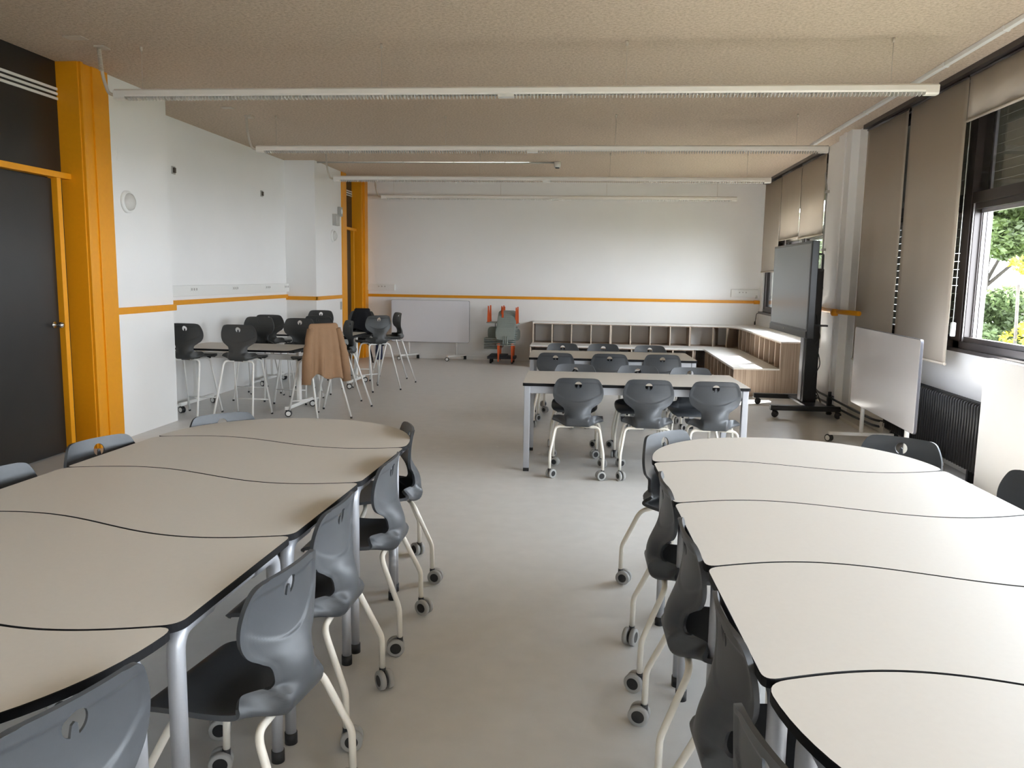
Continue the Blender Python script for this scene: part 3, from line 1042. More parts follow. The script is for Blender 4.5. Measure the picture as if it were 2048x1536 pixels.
nm = ('left', 'middle', 'right')
for i, (x, y, fx) in enumerate(((-0.085, 6.50, 0.0), (0.475, 6.52, 0.0), (1.0, 6.51, 0.02))):
    place('c', x, y, fx, 1, '%s one of the three chairs on the near side of the front rectangular table' % nm[i], GC1)
for i, (x, y, fx) in enumerate(((-0.13, 7.30, 0.03), (0.445, 7.32, 0.0), (0.92, 7.27, 0.04))):
    place('c', x, y, fx, -1, '%s one of the three chairs on the far side of the front rectangular table' % nm[i], GC1)
for i, (x, y, fx) in enumerate(((-0.36, 8.63, 0.03), (0.21, 8.66, 0.0), (0.77, 8.72, 0.0))):
    place('c', x, y, fx, 1, '%s one of the three chairs on the near side of the back rectangular table' % nm[i], GC2)
for i, (x, y, fx) in enumerate(((-0.33, 9.66, 0.03), (0.16, 9.70, 0.0), (0.72, 9.62, 0.04))):
    place('c', x, y, fx, -1, '%s one of the three chairs on the far side of the back rectangular table' % nm[i], GC2)

S1, S2 = 'stools around the near high table', 'stools around the far high table'
place('s', -4.41, 8.46, 0.05, 1, 'dark stool partly cut off by the white pier at the near high table', S1)
place('s', -3.80, 8.44, 0.0, 1, 'dark stool in front of the near high table, whole backrest with hole in view', S1)
place('s', -4.23, 9.84, 0.0, -1, 'dark stool facing the camera behind the near high table, left of its pair', S1)
place('s', -3.65, 9.71, 0.0, -1, 'dark stool facing the camera behind the near high table, just left of the brown jacket', S1)
place('s', -3.00, 8.60, -0.82, 0.57, 'white-legged stool with the tan jacket hung over its back', S1)
place('s', -3.00, 9.49, -0.846, -0.533, 'grey stool seen from the side just right of the tan jacket', S1)
place('s', -4.33, 10.57, 0.0, 1, 'dark stool between the two high tables, close to the left wall', S2)
place('s', -3.645, 10.57, 0.0, 1, 'dark stool between the two high tables, half hidden behind the tan jacket', S2)
place('s', -4.15, 11.98, 0.05, -1, 'dark stool behind the far high table with white pier seen through its hole', S2)
place('s', -3.52, 12.05, 0.05, -1, 'stool behind the far high table with the black coat hung on it', S2)
place('s', -2.99, 10.96, -0.72, 0.69, 'grey stool, back to the aisle, at the right end of the far high table', S2)
place('s', -2.96, 11.80, -0.865, -0.50, 'dark stool in side view in front of the far whiteboard', S2)
bpy.data.objects[chair_proto.name].name = 'wheeled_chair'


# ================================================================ WAVY TABLES
def round_corners(curves, r, n=6):
    """curves: list of polylines that join end to start; their joints are rounded by about r"""
    def cut(pl, r):
        def walk(p, d):
            acc = 0
            for i in range(len(p)-1):
                seg = (Vector(p[i+1])-Vector(p[i])).length
                if acc+seg >= d:
                    q = Vector(p[i]).lerp(Vector(p[i+1]), (d-acc)/seg)
                    return [tuple(q)]+p[i+1:]
                acc += seg
            return p[-2:]
        p = walk(list(pl), r)
        p = walk(p[::-1], r)[::-1]
        return p
    cc = [cut(c, r) for c in curves]
    out = []
    for i, c in enumerate(cc):
        out += c
        nx = cc[(i+1) % len(cc)]
        corner = Vector(curves[i][-1])
        A, B = Vector(c[-1]), Vector(nx[0])
        for k in range(1, n):
            t = k/n
            out.append(tuple(A*(1-t)**2+corner*2*t*(1-t)+B*t*t))
    return out


def telescopic_leg(px, py, dx, dy, ztop):
    """grey two-stage round leg; its top bends towards (dx, dy)"""
    b = MB()
    b.tube(rpath([(px, py, 0.30), (px, py, ztop-0.030), (px+dx*0.16, py+dy*0.16, ztop-0.030)], 0.06, 8), 0.0225, 18)
    b.tube([(px, py, 0.035), (px, py, 0.31)], 0.0185, 18)
    b.tube([(px, py, 0.30), (px, py, 0.306)], 0.0235, 18)
    return b


def cluster(ox, oy, th, W, D, zt_, labels, group, s=0.971):
    ca, sa = math.cos(th), math.sin(th)

    def wld(x, y):
        return (s*(ox+x*ca-y*sa), s*(oy+x*sa+y*ca))
    A = 0.077
    S = lambda x: A*math.sin(2*PI*x/W)
    gap = 0.0035
    N = 48
    xs = [W*i/N for i in range(N+1)]
    legrz = th

    def build(kind, k, label):
        yb = -k*D            # lower seam of table k (k = 1..3 middle); far end sits above seam 0
        if kind == 'mid':
            bot = [(x, yb+S(x)+gap) for x in xs]
            top = [(x, yb+D+S(x)-gap) for x in xs][::-1]
            curves = [bot, [bot[-1], ((bot[-1][0]), (bot[-1][1]+top[0][1])/2), top[0]], top, [top[-1], (0, (top[-1][1]+bot[0][1])/2), bot[0]]]
            rad = 0.042
            legs = [(0.055, yb+0.075, 0, 1), (W-0.055, yb+0.075, 0, 1), (0.055, yb+D-0.035, 0, -1), (W-0.055, yb+D-0.035, 0, -1)]
            cx, cyy = W/2, yb+D/2
        else:
            sg = 1 if kind == 'far' else -1
            arc = []
            for i in range(N+1):
                t = PI*i/N
                a = 0.94
                xx = W/2+W/2*math.copysign(abs(math.cos(t))**a, math.cos(t))
                arc.append((xx, yb+sg*(0.0+D*0.985*abs(math.sin(t))**a)))
            seam = [(x, yb+S(x)+sg*gap) for x in xs]
            if sg > 0:
                arc[0] = seam[-1]
                arc[-1] = seam[0]
                curves = [seam, arc]
            else:
                arc2 = arc[::-1]           # from x=0 round the near end to x=W
                seam2 = seam[::-1]
                arc2[0] = seam2[-1]
                arc2[-1] = seam2[0]
                curves = [seam2, arc2]
            rad = 0.055
            legs = [(0.075, yb+sg*0.075, 0, sg), (W-0.075, yb+sg*0.075, 0, sg), (W/2, yb+sg*(D-0.12), 0, -sg)]
            cx, cyy = W/2, yb+sg*D*0.4
        poly = [wld(*p) for p in round_corners(curves, rad)]
        c0 = wld(cx, cyy)
        t = thing('wavy_table', label, 'table', (c0[0], c0[1], 0), 0, group)
        poly = [(x-c0[0], y-c0[1]) for x, y in poly]
        tb = MB()
        # slab: black compact edge, thin chamfer, cream top
        ar = sum(poly[i][0]*poly[(i+1) % len(poly)][1]-poly[(i+1) % len(poly)][0]*poly[i][1] for i in range(len(poly)))
        if ar < 0:
            poly = poly[::-1]
        n = len(poly)
        ins = []
        for i in range(n):
            p, q, r_ = Vector(poly[i-1]), Vector(poly[i]), Vector(poly[(i+1) % n])
            d = (r_-p).normalized()
            ins.append((q.x-d.y*0.0018, q.y+d.x*0.0018))
        z0, z1, z2 = zt_-0.022, zt_-0.002, zt_
        tb.add([(x, y, z2) for x, y in ins], [tuple(range(n))], 0)
        tb.add([(x, y, z1) for x, y in poly]+[(x, y, z2) for x, y in ins], [(i, (i+1) % n, n+(i+1) % n, n+i) for i in range(n)], 1)
        tb.add([(x, y, z0) for x, y in poly]+[(x, y, z1) for x, y in poly], [(i, (i+1) % n, n+(i+1) % n, n+i) for i in range(n)], 1)
        tb.add([(x, y, z0) for x, y in poly], [tuple(range(n-1, -1, -1))], 1)
        tb.obj('tabletop', [M['laminate'], M['edge']], t)
        lw = []
        for (lx, ly, dx, dy) in legs:
            w = wld(lx, ly)
            px, py = w[0]-c0[0], w[1]-c0[1]
            lw.append((px, py))
            b = telescopic_leg(px, py, -sa*dy, ca*dy, zt_-0.022)
            lo = b.obj('leg', M['silver'], t)
            MB().lathe([(0.0, 0), (0.0215, 0), (0.0215, 0.040), (0.0, 0.040)], (px, py, 0), n=18).obj('foot_cap', M['black_plastic'], lo)
        fr = MB()
        zf = zt_-0.047
        if kind == 'mid':
            for (i, j) in ((0, 1), (2, 3)):
                p, q = Vector(lw[i]), Vector(lw[j])
                off = Vector((-sa, ca))*(0.12 if i == 0 else -0.12)
                p, q = p+off, q+off
                mid = (p+q)/2
                fr.obox((mid.x, mid.y, zf), (q-p).length-0.1, 0.05, 0.025, th)
            for (i, j) in ((0, 2), (1, 3)):
                p, q = Vector(lw[i]), Vector(lw[j])
                mid = (p+q)/2
                inw = Vector((ca, sa))*(0.0)
                fr.obox((mid.x+inw.x, mid.y+inw.y, zf), 0.03, (q-p).length-0.2, 0.03, th)
        else:
            p, q = Vector(lw[0]), Vector(lw[1])
            sg = 1 if kind == 'far' else -1
            off = Vector((-sa, ca))*0.14*sg
            mid = (p+q)/2+off
            fr.obox((mid.x, mid.y, zf), (q-p).length, 0.05, 0.025, th)
            e = Vector(lw[2])
            mm = (mid+e)/2
            fr.obox((mm.x, mm.y, zf), 0.05, (e-mid).length-0.1, 0.025, th)
        fr.obj('under_frame', M['silver'], t)
        return t
    build('far', 0, labels[0])
    for k in (1, 2, 3):
        build('mid', k, labels[k])
    build('near', 3, labels[4])


cluster(-2.258, 3.927, -0.034, 1.345, 0.700, 0.765,
        ['rounded far end table of the left group, beige top', 'first wavy table behind the rounded far end of the left group',
         'middle wavy table of the left group, seams in front and behind', 'wavy table of the left group next to the nearest end piece',
         'rounded near end table of the left group, cut by the bottom left corner'], 'wavy tables of the left group')
cluster(0.312, 3.757, 0.040, 1.342, 0.693, 0.765,
        ['rounded far end table of the right group, pale top', 'first wavy table behind the rounded far end of the right group',
         'middle wavy table of the right group, seams in front and behind', 'wavy table of the right group next to the nearest end piece',
         'rounded near end table of the right group, cut by the bottom right corner'], 'wavy tables of the right group')


# ================================================================ RECTANGULAR TABLES
def rect_table(x0, y0, W, D, rz, z, label):
    t = thing('rectangular_table', label, 'table', (x0, y0, 0), rz, 'rectangular tables in the middle')
    tb = MB()
    r = 0.02
    cv = [[(0, 0), (W, 0)], [(W, 0), (W, D)], [(W, D), (0, D)], [(0, D), (0, 0)]]
    poly = round_corners(cv, r)
    tb.prism(poly, z-0.024, z-0.0015, 1, 1)
    inn = [((x-W/2)*(1-0.003/W)+W/2, (y-D/2)*(1-0.003/D)+D/2) for x, y in poly]
    tb.prism(inn, z-0.002, z, 0, 1)
    tb.obj('tabletop', [M['laminate'], M['edge']], t)
    for (a, b) in ((0.012, 0.012), (W-0.062, 0.012), (0.012, D-0.062), (W-0.062, D-0.062)):
        lg = MB().box(a, a+0.05, b, b+0.05, 0.028, z-0.024, bev=0.006).obj('leg', M['silver'], t)
        MB().box(a+0.001, a+0.049, b+0.001, b+0.049, 0, 0.028).obj('foot_cap', M['black_plastic'], lg)
    ap = MB()
    ap.box(0.06, W-0.06, 0.02, 0.045, z-0.085, z-0.024).box(0.06, W-0.06, D-0.045, D-0.02, z-0.085, z-0.024)
    ap.box(0.02, 0.045, 0.06, D-0.06, z-0.085, z-0.024).box(W-0.045, W-0.02, 0.06, D-0.06, z-0.085, z-0.024)
    ap.obj('apron', M['silver'], t)
    return t


rect_table(-0.54, 6.47, 1.835, 0.88, 0.030, 0.74, 'front rectangular cream table with square silver legs')
rect_table(-0.655, 8.58, 1.80, 0.90, 0.035, 0.74, 'back rectangular cream table in front of the cubby bench')


# ================================================================ HIGH TABLES ON CASTORS
def high_table(x, y, W, D, rz, label):
    t = thing('wheeled_table', label, 'table', (x, y, 0), rz, 'white-framed tables with castors')
    z = 0.745
    cv = [[(-W/2, 0), (W/2, 0)], [(W/2, 0), (W/2, D)], [(W/2, D), (-W/2, D)], [(-W/2, D), (-W/2, 0)]]
    poly = round_corners(cv, 0.07)
    tb = MB().prism(poly, z-0.022, z-0.0015, 1, 1)
    inn = [(px*(1-0.004/W), (py-D/2)*(1-0.004/D)+D/2) for px, py in poly]
    tb.prism(inn, z-0.002, z, 0, 1)
    tb.obj('tabletop', [M['laminate'], M['edge']], t)
    for sx in (-1, 1):
        xx = sx*(W/2-0.05)
        MB().box(xx-0.02, xx+0.02, D*0.5-0.035, D*0.5+0.035, 0.10, z-0.03, bev=0.008).obj('leg', M['white_metal'], t)
        MB().box(xx-0.018, xx+0.018, 0.02, D-0.02, 0.075, 0.115, bev=0.006).obj('foot_bar', M['white_metal'], t)
        MB().box(xx-0.03, xx+0.03, D*0.5-0.2, D*0.5+0.2, z-0.045, z-0.022).obj('hinge_bracket', M['black_plastic'], t)
        for yy in (0.035, D-0.035):
            w = link('castor', castor_me, t, (xx, yy, 0), 1.57+sx*0.3)
            link('wheel', hwheel_me, w, (0.0155, -0.018, 0.0375))
            link('wheel', hwheel_me, w, (-0.0155, -0.018, 0.0375))
    MB().box(-W/2+0.05, W/2-0.05, D*0.5-0.012, D*0.5+0.012, 0.60, 0.665, bev=0.004).obj('cross_beam', M['white_metal'], t)
    return t


hw = MB()
hw.lathe([(0.026, -0.0095), (0.034, -0.0095), (0.0375, -0.006), (0.0375, 0.006), (0.034, 0.0095), (0.026, 0.0095)], axis='X', n=24, mi=1)
hw.lathe([(0.0, 0.009), (0.026, 0.0095)], axis='X', n=24)
hw.lathe([(0.0, -0.009), (0.026, -0.0095)], axis='X', n=24)
hwheel_me = hw.mesh('wheel', [M['white_plastic'], M['black_plastic']], fix=False)
high_table(-4.0, 8.57, 1.36, 0.82, -0.02, 'near wheeled table among the dark stools')
high_table(-4.0, 10.86, 1.36, 0.82, -0.02, 'far wheeled table among the dark stools, mostly hidden')


# ================================================================ STEPPED CUBBY BENCH
def cubby_unit(P0, ux, uy, n_cells, cell, lo_d, up_d, label, end_l=False, end_r=False, zl=0.395, zu=0.775):
    """stepped unit: P0 = back corner on the wall, u = run direction, v = into the room"""
    L = n_cells*cell
    t = thing('cubby_bench', label, 'shelf', (P0[0], P0[1], 0), math.atan2(uy, ux), 'stepped cubby bench units')
    # local: +x along the run, -y into the room (v)
    th = 0.019

    def bx(x0, x1, d0, d1, z0, z1):
        return MB().box(x0, x1, -d1, -d0, z0, z1)
    bx(0, L, 0, up_d+0.004, zu-0.022, zu).obj('top_panel', M['bench_top'], t)
    bx(0, L, 0, up_d, zu-0.036, zu-0.022).obj('top_rail', M['wood'], t)
    bx(0, L, up_d-0.0, lo_d+0.004, zl-0.022, zl).obj('seat_panel', M['bench_top'], t)
    bx(0, L, 0.0, up_d, zl-0.020, zl-0.001).obj('cubby_floor', M['wood'], t)
    bx(0, L, up_d, lo_d, zl-0.036, zl-0.022).obj('seat_rail', M['wood'], t)
    bx(0, L, 0.05, lo_d-0.02, 0.03, 0.05).obj('bottom_board', M['wood'], t)
    bx(0, L, lo_d-0.06, lo_d-0.045, 0.0, 0.03).obj('plinth', M['wood'], t)
    for i in range(n_cells+1):
        x0 = min(max(i*cell-th/2, 0.0005), L-th-0.0005)
        if (i == 0 and end_l) or (i == n_cells and end_r):
            e = bx(x0, x0+th, 0.0, lo_d-0.002, 0, zl-0.022)
            e.box(x0, x0+th, -up_d+0.002, 0, zl-0.022, zu-0.022)
            e.box(x0, x0+th, -lo_d, -(lo_d-0.002), 0, zl-0.022, 1).box(x0, x0+th, -(up_d+0.003), -(up_d+0.0), zl, zu-0.022, 1)
            e.obj('end_panel', [M['wood'], M['edge_band']], t, fix=False)
        else:
            for (d1, za, zb_) in ((up_d-0.003, zl, zu-0.036), (lo_d-0.006, 0.05, zl-0.036)):
                q = bx(x0, x0+th, 0.01, d1-0.002, za, zb_)
                q.box(x0, x0+th, -d1, -(d1-0.002), za, zb_, 1)
                q.obj('divider', [M['wood'], M['edge_band']], t, fix=False)
    return t


cell = 0.36
cubby_unit((-1.07, YF-0.003), 1, 0, 4, cell, 1.05, 0.45, 'stepped cubby bench unit at the left end along the far wall', end_l=True)
cubby_unit((0.37, YF-0.003), 1, 0, 4, cell, 1.05, 0.45, 'second stepped cubby bench unit along the far wall, before the corner')
# right wing: run goes towards the camera (direction -y); into the room is -x
cubby_unit((3.097, 14.20), 0, -1, 4, 0.3625, 1.107, 0.487, 'stepped cubby bench unit of the right wing beside the curved corner')
cubby_unit((3.097, 12.75), 0, -1, 4, 0.3625, 1.107, 0.487, 'stepped cubby bench unit of the right wing ending in a wood panel behind the display', end_r=True)
t = thing('corner_bench', 'curved inside corner unit of the stepped cubby bench', 'shelf', (1.812, 14.203, 0))
X1, Y1 = 3.095-1.812, YF-0.003-14.203


def carc(x0, y0, x1, y1, n=8):
    """concave quarter curve from (x0, y0) to (x1, y1), tangent to x first"""
    return [tuple(Vector((x0, y0))*(1-k/n)**2+Vector((x1, y0))*2*(k/n)*(1-k/n)+Vector((x1, y1))*(k/n)**2) for k in range(n+1)]


lo_c = carc(0.0, Y1-1.054, 0.175, 0.0)
up_c = [(0, Y1-0.454)]+carc(0.35, Y1-0.454, X1-0.489, 0.0, 10)
MB().prism(lo_c+[(X1-0.489, 0)]+up_c[::-1][1:], 0.373, 0.395, 0, 0).obj('seat_panel', M['bench_top'], t)
MB().prism(up_c+[(X1, 0), (X1, Y1), (0, Y1)], 0.753, 0.775, 0, 0).obj('top_panel', M['bench_top'], t)
MB().prism([(p[0]+0.004, p[1]+0.004) for p in up_c]+[(X1, 0.004), (X1, Y1), (0.004, Y1)], 0.739, 0.753, 0, 0).obj('top_rail', M['wood'], t)
MB().prism(up_c+[(X1, 0), (X1, Y1), (0, Y1)], 0.373, 0.392, 0, 0).obj('cubby_floor', M['wood'], t)
MB().box(0.0, X1-0.5, Y1-1.04, Y1-0.5, 0.03, 0.05).obj('bottom_board', M['wood'], t)
for (x0, y0, x1, y1) in ((0.0, Y1-0.45, 0.0, Y1-0.02), (0.40, Y1-0.45, 0.55, Y1-0.02), (0.62, Y1-0.60, 1.0, Y1-0.1), (X1-0.50, 0.20, X1-0.05, 0.35)):
    d = Vector((x1-x0, y1-y0))
    c = ((x0+x1)/2, (y0+y1)/2, (0.392+0.739)/2)
    MB().obox(c, d.length, 0.019, 0.739-0.392, math.atan2(d.y, d.x)).obj('divider', M['wood'], t)
MB().obox((0.02, Y1-0.75, 0.21), 0.019, 0.55, 0.32, 0).obj('divider', M['wood'], t)

# ================================================================ INTERACTIVE DISPLAY ON ITS STAND
t = thing('display_stand', 'large black touch display on a wheeled floor stand by the right windows', 'display', (2.70, 10.13, 0))
YN, YFR = 9.20-10.13, 11.05-10.13
MB().box(-0.305, -0.225, YN, YFR, 0.965, 2.045, bev=0.008).obj('display_body', M['bezel'], t)
MB().box(-0.3075, -0.304, YN+0.035, YFR-0.035, 1.065, 2.015).obj('screen', M['screen'], t)
MB().box(-0.318, -0.304, YN+0.01, YFR-0.01, 0.967, 1.045, bev=0.005).obj('control_bar', M['bezel'], t)
MB().cyl((-0.32, 0.10, 1.02), (1, 0, 0), 0.008, 0.006, 12).obj('power_button', M['chrome'], t)
MB().tube(rpath([(-0.225, YN+0.04, 1.90), (-0.17, YN+0.04, 1.90), (-0.17, YN+0.04, 1.72), (-0.225, YN+0.04, 1.72)], 0.02), 0.012, 10).obj('grab_handle', M['black_plastic'], t)
MB().box(-0.225, -0.02, -0.30, 0.30, 1.25, 1.75).obj('mount_plate', M['black_plastic'], t)
MB().box(-0.10, 0.06, -0.13, 0.13, 0.13, 1.75, bev=0.01).obj('column', M['bezel'], t)
MB().box(-0.112, -0.10, -0.06, 0.06, 0.15, 1.1, bev=0.002).obj('cable_cover', M['silver'], t)
MB().box(-0.13, 0.12, -0.50, 0.52, 0.105, 0.135, bev=0.004).obj('base_beam', M['bezel'], t)
for yy in (-0.50, 0.50):
    MB().box(-0.56, 0.24, yy-0.035, yy+0.035, 0.085, 0.145, bev=0.005).obj('foot_bar', M['bezel'], t)
    for xx in (-0.52, 0.20):
        cc = link('castor', castor_me, t, (xx, yy, 0.012), 1.2)
        bw = MB().lathe([(0.0, -0.012), (0.034, -0.012), (0.038, -0.008), (0.038, 0.008), (0.034, 0.012), (0, 0.012)], axis='X', n=20).mesh('wheel', M['black_plastic'])
        link('wheel', bw, cc, (0.018, -0.02, 0.028))
        link('wheel', bw, cc, (-0.018, -0.02, 0.028))
MB().tube(rpath([(0.0, -0.14, 1.20), (0.02, -0.20, 1.05), (0.05, -0.19, 0.92), (0.0, -0.13, 0.85), (0.05, -0.17, 0.72), (0.06, -0.22, 0.60), (0.03, -0.16, 0.5), (0.02, -0.14, 0.45)], 0.05), 0.006, 8).obj('cable', M['black_plastic'], t)
MB().tube(rpath([(0.06, 0.0, 0.30), (0.12, -0.03, 0.2), (0.14, -0.06, 0.1), (0.2, -0.2, 0.02), (0.3, -0.3, 0.02)], 0.05), 0.006, 8).obj('power_lead', M['black_plastic'], t)
MB().box(-0.225, -0.02, YN+0.22, YN+0.30, 1.09, 1.11).obj('side_bracket', M['black_plastic'], t)


# ================================================================ WHITEBOARDS ON WHEELS
def whiteboard(cx, cyy, rz, W, z0, z1, posts, foot_l, foot_rz, label, foot_off=0.0):
    t = thing('mobile_whiteboard', label, 'whiteboard', (cx, cyy, 0), rz, 'mobile whiteboards')
    cv = [[(-W/2, z0), (W/2, z0)], [(W/2, z0), (W/2, z1)], [(W/2, z1), (-W/2, z1)], [(-W/2, z1), (-W/2, z0)]]

    def slab(inset, y0, y1):
        pl = round_corners([[(a+(inset if a < 0 else -inset), b+(inset if b < (z0+z1)/2 else -inset)) for a, b in c] for c in cv], 0.03)
        n = len(pl)
        b = MB()
        vs = [(a, y0, z) for a, z in pl]+[(a, y1, z) for a, z in pl]
        b.add(vs, [tuple(range(n)), tuple(range(2*n-1, n-1, -1))]+[(i, n+i, n+(i+1) % n, (i+1) % n) for i in range(n)])
        return b
    slab(0.0, -0.010, 0.010).obj('board_frame', M['dark_track'], t)
    slab(0.004, -0.0125, -0.010).obj('writing_surface', M['whiteboard'], t)
    slab(0.004, 0.010, 0.0125).obj('writing_surface', M['whiteboard'], t)
    for px in posts:
        MB().cyl((px, 0.035, (0.10+z0+0.15)/2), (0, 0, 1), 0.020, z0+0.15-0.10, 16).box(px-0.015, px+0.015, 0.0105, 0.04, z0+0.10, z0+0.14).obj('post', M['white_metal'], t)
        b = MB().obox((px-math.sin(foot_rz)*foot_off, 0.035+math.cos(foot_rz)*foot_off, 0.088), 0.035, foot_l, 0.032, foot_rz)
        b.obj('foot_bar', M['white_metal'], t)
        for s in (-1, 1):
            dd = s*(foot_l/2-0.02)+foot_off
            cc = link('castor', castor_me, t, (px-math.sin(foot_rz)*dd, 0.035+math.cos(foot_rz)*dd, 0), foot_rz+0.9*s)
            link('wheel', hwheel_me, cc, (0.0155, -0.018, 0.0375))
            link('wheel', hwheel_me, cc, (-0.0155, -0.018, 0.0375))
    return t


whiteboard(2.675, 7.60, -PI/2-0.03, 1.79, 0.375, 1.150, (-0.62, 0.62), 0.62, 0.0, 'mobile whiteboard in front of the radiator, close to the windows')
whiteboard(-3.03, 15.0, 0.0, 1.50, 0.34, 1.135, (-0.42, 0.50), 0.50, -0.6, 'mobile whiteboard standing against the far wall')

# ================================================================ STACKED CHAIRS ON A DOLLY


def stack_chair_parts():
    parts = []
    sb = MB()
    cv = [[(-0.17, 0.0), (0.17, 0.0)], [(0.17, 0.0), (0.17, 0.32)], [(0.17, 0.32), (-0.17, 0.32)], [(-0.17, 0.32), (-0.17, 0.0)]]
    pl = round_corners(cv, 0.07)
    sb.prism(pl, 0.30, 0.318, 0, 0)
    parts.append(('seat', sb.mesh('seat', M['sage'])))
    bb = MB()
    cv = [[(-0.175, 0.40), (0.175, 0.40)], [(0.175, 0.40), (0.175, 0.64)], [(0.175, 0.64), (-0.175, 0.64)], [(-0.175, 0.64), (-0.175, 0.40)]]
    pl = round_corners(cv, 0.085)
    n = len(pl)
    vs = [(x, -0.03-0.10*(z-0.4)+0.25*x*x, z) for x, z in pl]+[(x, -0.015-0.10*(z-0.4)+0.25*x*x, z) for x, z in pl]
    bb.add(vs, [tuple(range(n)), tuple(range(2*n-1, n-1, -1))]+[(i, n+i, n+(i+1) % n, (i+1) % n) for i in range(n)])
    for x in (-0.035, 0.0, 0.035):
        bb.tube(rpath([(x, 0.02, 0.31), (x, -0.035, 0.33), (x, -0.04, 0.47)], 0.03), 0.009, 8)
    parts.append(('backrest', bb.mesh('backrest', M['sage'])))
    for sx in (-1, 1):
        for (y0, y1) in ((0.02, -0.02), (0.28, 0.31)):
            lb = MB()
            a = 0.055 if y0 < 0.1 else 0.04
            vs = []
            for (z, w, yy) in ((0.0, 0.010, y1), (0.30, 0.024, y0)):
                for dx in (-w, w):
                    for dy in (-0.018, 0.018):
                        vs.append((sx*0.125+dx, yy+dy, z))
            lb.add(vs, [(0, 1, 3, 2), (4, 6, 7, 5), (0, 4, 5, 1), (2, 3, 7, 6), (0, 2, 6, 4), (1, 5, 7, 3)])
            parts.append(('leg', lb.mesh('leg', M['orange_leg'])))
    return parts


sp_parts = stack_chair_parts()


def stack_chair(x, y, z, rot, label, legs=True):
    o = thing('stacking_chair', label, 'chair', (x, y, z), 0, 'sage stacking chairs on the dolly')
    o.rotation_euler = rot
    for nme, me in sp_parts:
        if nme != 'leg' or legs:
            link(nme, me, o)
    return o


dl = thing('chair_dolly', 'low dark dolly carrying the stacked sage chairs at the far wall', 'dolly', (-1.63, 14.80, 0))
MB().box(-0.26, 0.26, -0.16, 0.16, 0.085, 0.135, bev=0.01).box(-0.22, 0.10, -0.14, 0.14, 0.135, 0.165, bev=0.008).obj('platform', M['dolly'], dl)
for (a, b) in ((-0.20, -0.13), (0.20, -0.13), (-0.20, 0.13), (0.20, 0.13)):
    link('castor', castor_me, dl, (a, b, 0.012), 0.5)
    MB().cyl((a, b, 0.04), (1, 0.3, 0), 0.04, 0.03, 16).obj('wheel', M['black_plastic'], dl)
for k in range(10):
    stack_chair(-1.55+0.002*k, 14.58+0.024*k, 0.045+0.033*k, (0, 0, 0), 'sage chair with its back to the camera, one of ten nested over orange legs', legs=k < 2)
for k in range(7):
    stack_chair(-1.66, 14.92+0.004*k, -0.045+0.03*k, (0, 0, PI/2), 'sage chair nested sideways, its seat edge showing left of the stack', legs=False)
o = stack_chair(-1.76, 15.02, 1.06, (PI, 0, 0), 'sage chair turned upside down on the stack, left one, orange legs up')
o = stack_chair(-1.49, 14.98, 1.04, (PI, 0, 0), 'sage chair turned upside down on the stack, right one, orange legs up')


# ================================================================ JACKETS
def drape(stool_xy, face, zt_, rx0, rx1, ry0, ry1, z_front, z_back, mat, folds, name, label, cat, seed, flare=1.0, off=-0.105, hem=0.03, sleeves=True, base_z=0.0):
    rnd = random.Random(seed)
    t = thing(name, label, cat, (stool_xy[0], stool_xy[1], 0), math.atan2(-face[0], face[1]))
    NA, NZ = 120, 34
    ph = [rnd.uniform(0, 6.28) for _ in range(6)]
    vs, fs = [], []
    for j in range(NZ+1):
        tt = j/NZ
        for i in range(NA):
            a = 2*PI*i/NA
            back = 0.5-0.5*math.sin(a)      # 1 at rear (-y), 0 at front
            zb = z_front+(z_back-z_front)*sstep(0.25, 0.75, back)
            zb += hem*math.sin(3*a+ph[0])+hem*0.6*math.sin(7*a+ph[1])
            if tt < 0.12:                   # shoulder roll over the top of the backrest
                q = tt/0.12
                rr = math.sin(q*PI/2)
                z = zt_-0.045*(1-math.cos(q*PI/2))
                fx_, fy_ = rx0*(0.80+0.20*rr) if q > 0 else rx0*0.8, ry0*rr
            else:
                q = (tt-0.12)/0.88
                z = (zt_-0.045)+(zb-(zt_-0.045))*q
                fx_ = rx0+(rx1-rx0)*q**0.75
                fy_ = ry0+(ry1-ry0)*q**0.8
                fo = 0.075*(0.25+q)**0.8*(1-2*abs(math.sin((folds*a+ph[2]+1.5*q)/2))**0.8+0.5*math.sin((folds*2+1)*a+ph[3]+2*q))*flare
                fx_ *= 1+fo*0.5
                fy_ *= 1+fo*2.0
            x = fx_*math.copysign(abs(math.cos(a))**0.75, math.cos(a))
            y = fy_*math.copysign(abs(math.sin(a))**0.9, math.sin(a))
            vs.append((x, off+y-0.02*tt, z))
    for j in range(NZ):
        for i in range(NA):
            fs.append((j*NA+i, j*NA+(i+1) % NA, (j+1)*NA+(i+1) % NA, (j+1)*NA+i))
    fs.append(tuple(range(NA-1, -1, -1)))
    b = MB().add(vs, fs, 0, True)
    body = b.obj('jacket_body', mat, t)
    sol = body.modifiers.new('thick', 'SOLIDIFY')
    sol.thickness = 0.004
    if sleeves:
        for sx in (-1, 1):
            zs = zt_-0.06
            p = [(sx*rx0*0.92, off-0.01, zs), (sx*(rx0+rx1)/2*1.0, off-0.035, (zs+z_back)/2+0.05), (sx*rx1*0.98, off-0.05, z_back-0.06)]
            q = rpath(p, 0.1, 8)
            rr = [0.035+0.020*i/(len(q)-1)+0.004*math.sin(i*1.7) for i in range(len(q))]
            MB().tube(q, rr, 18).obj('sleeve', mat, t)
    return t


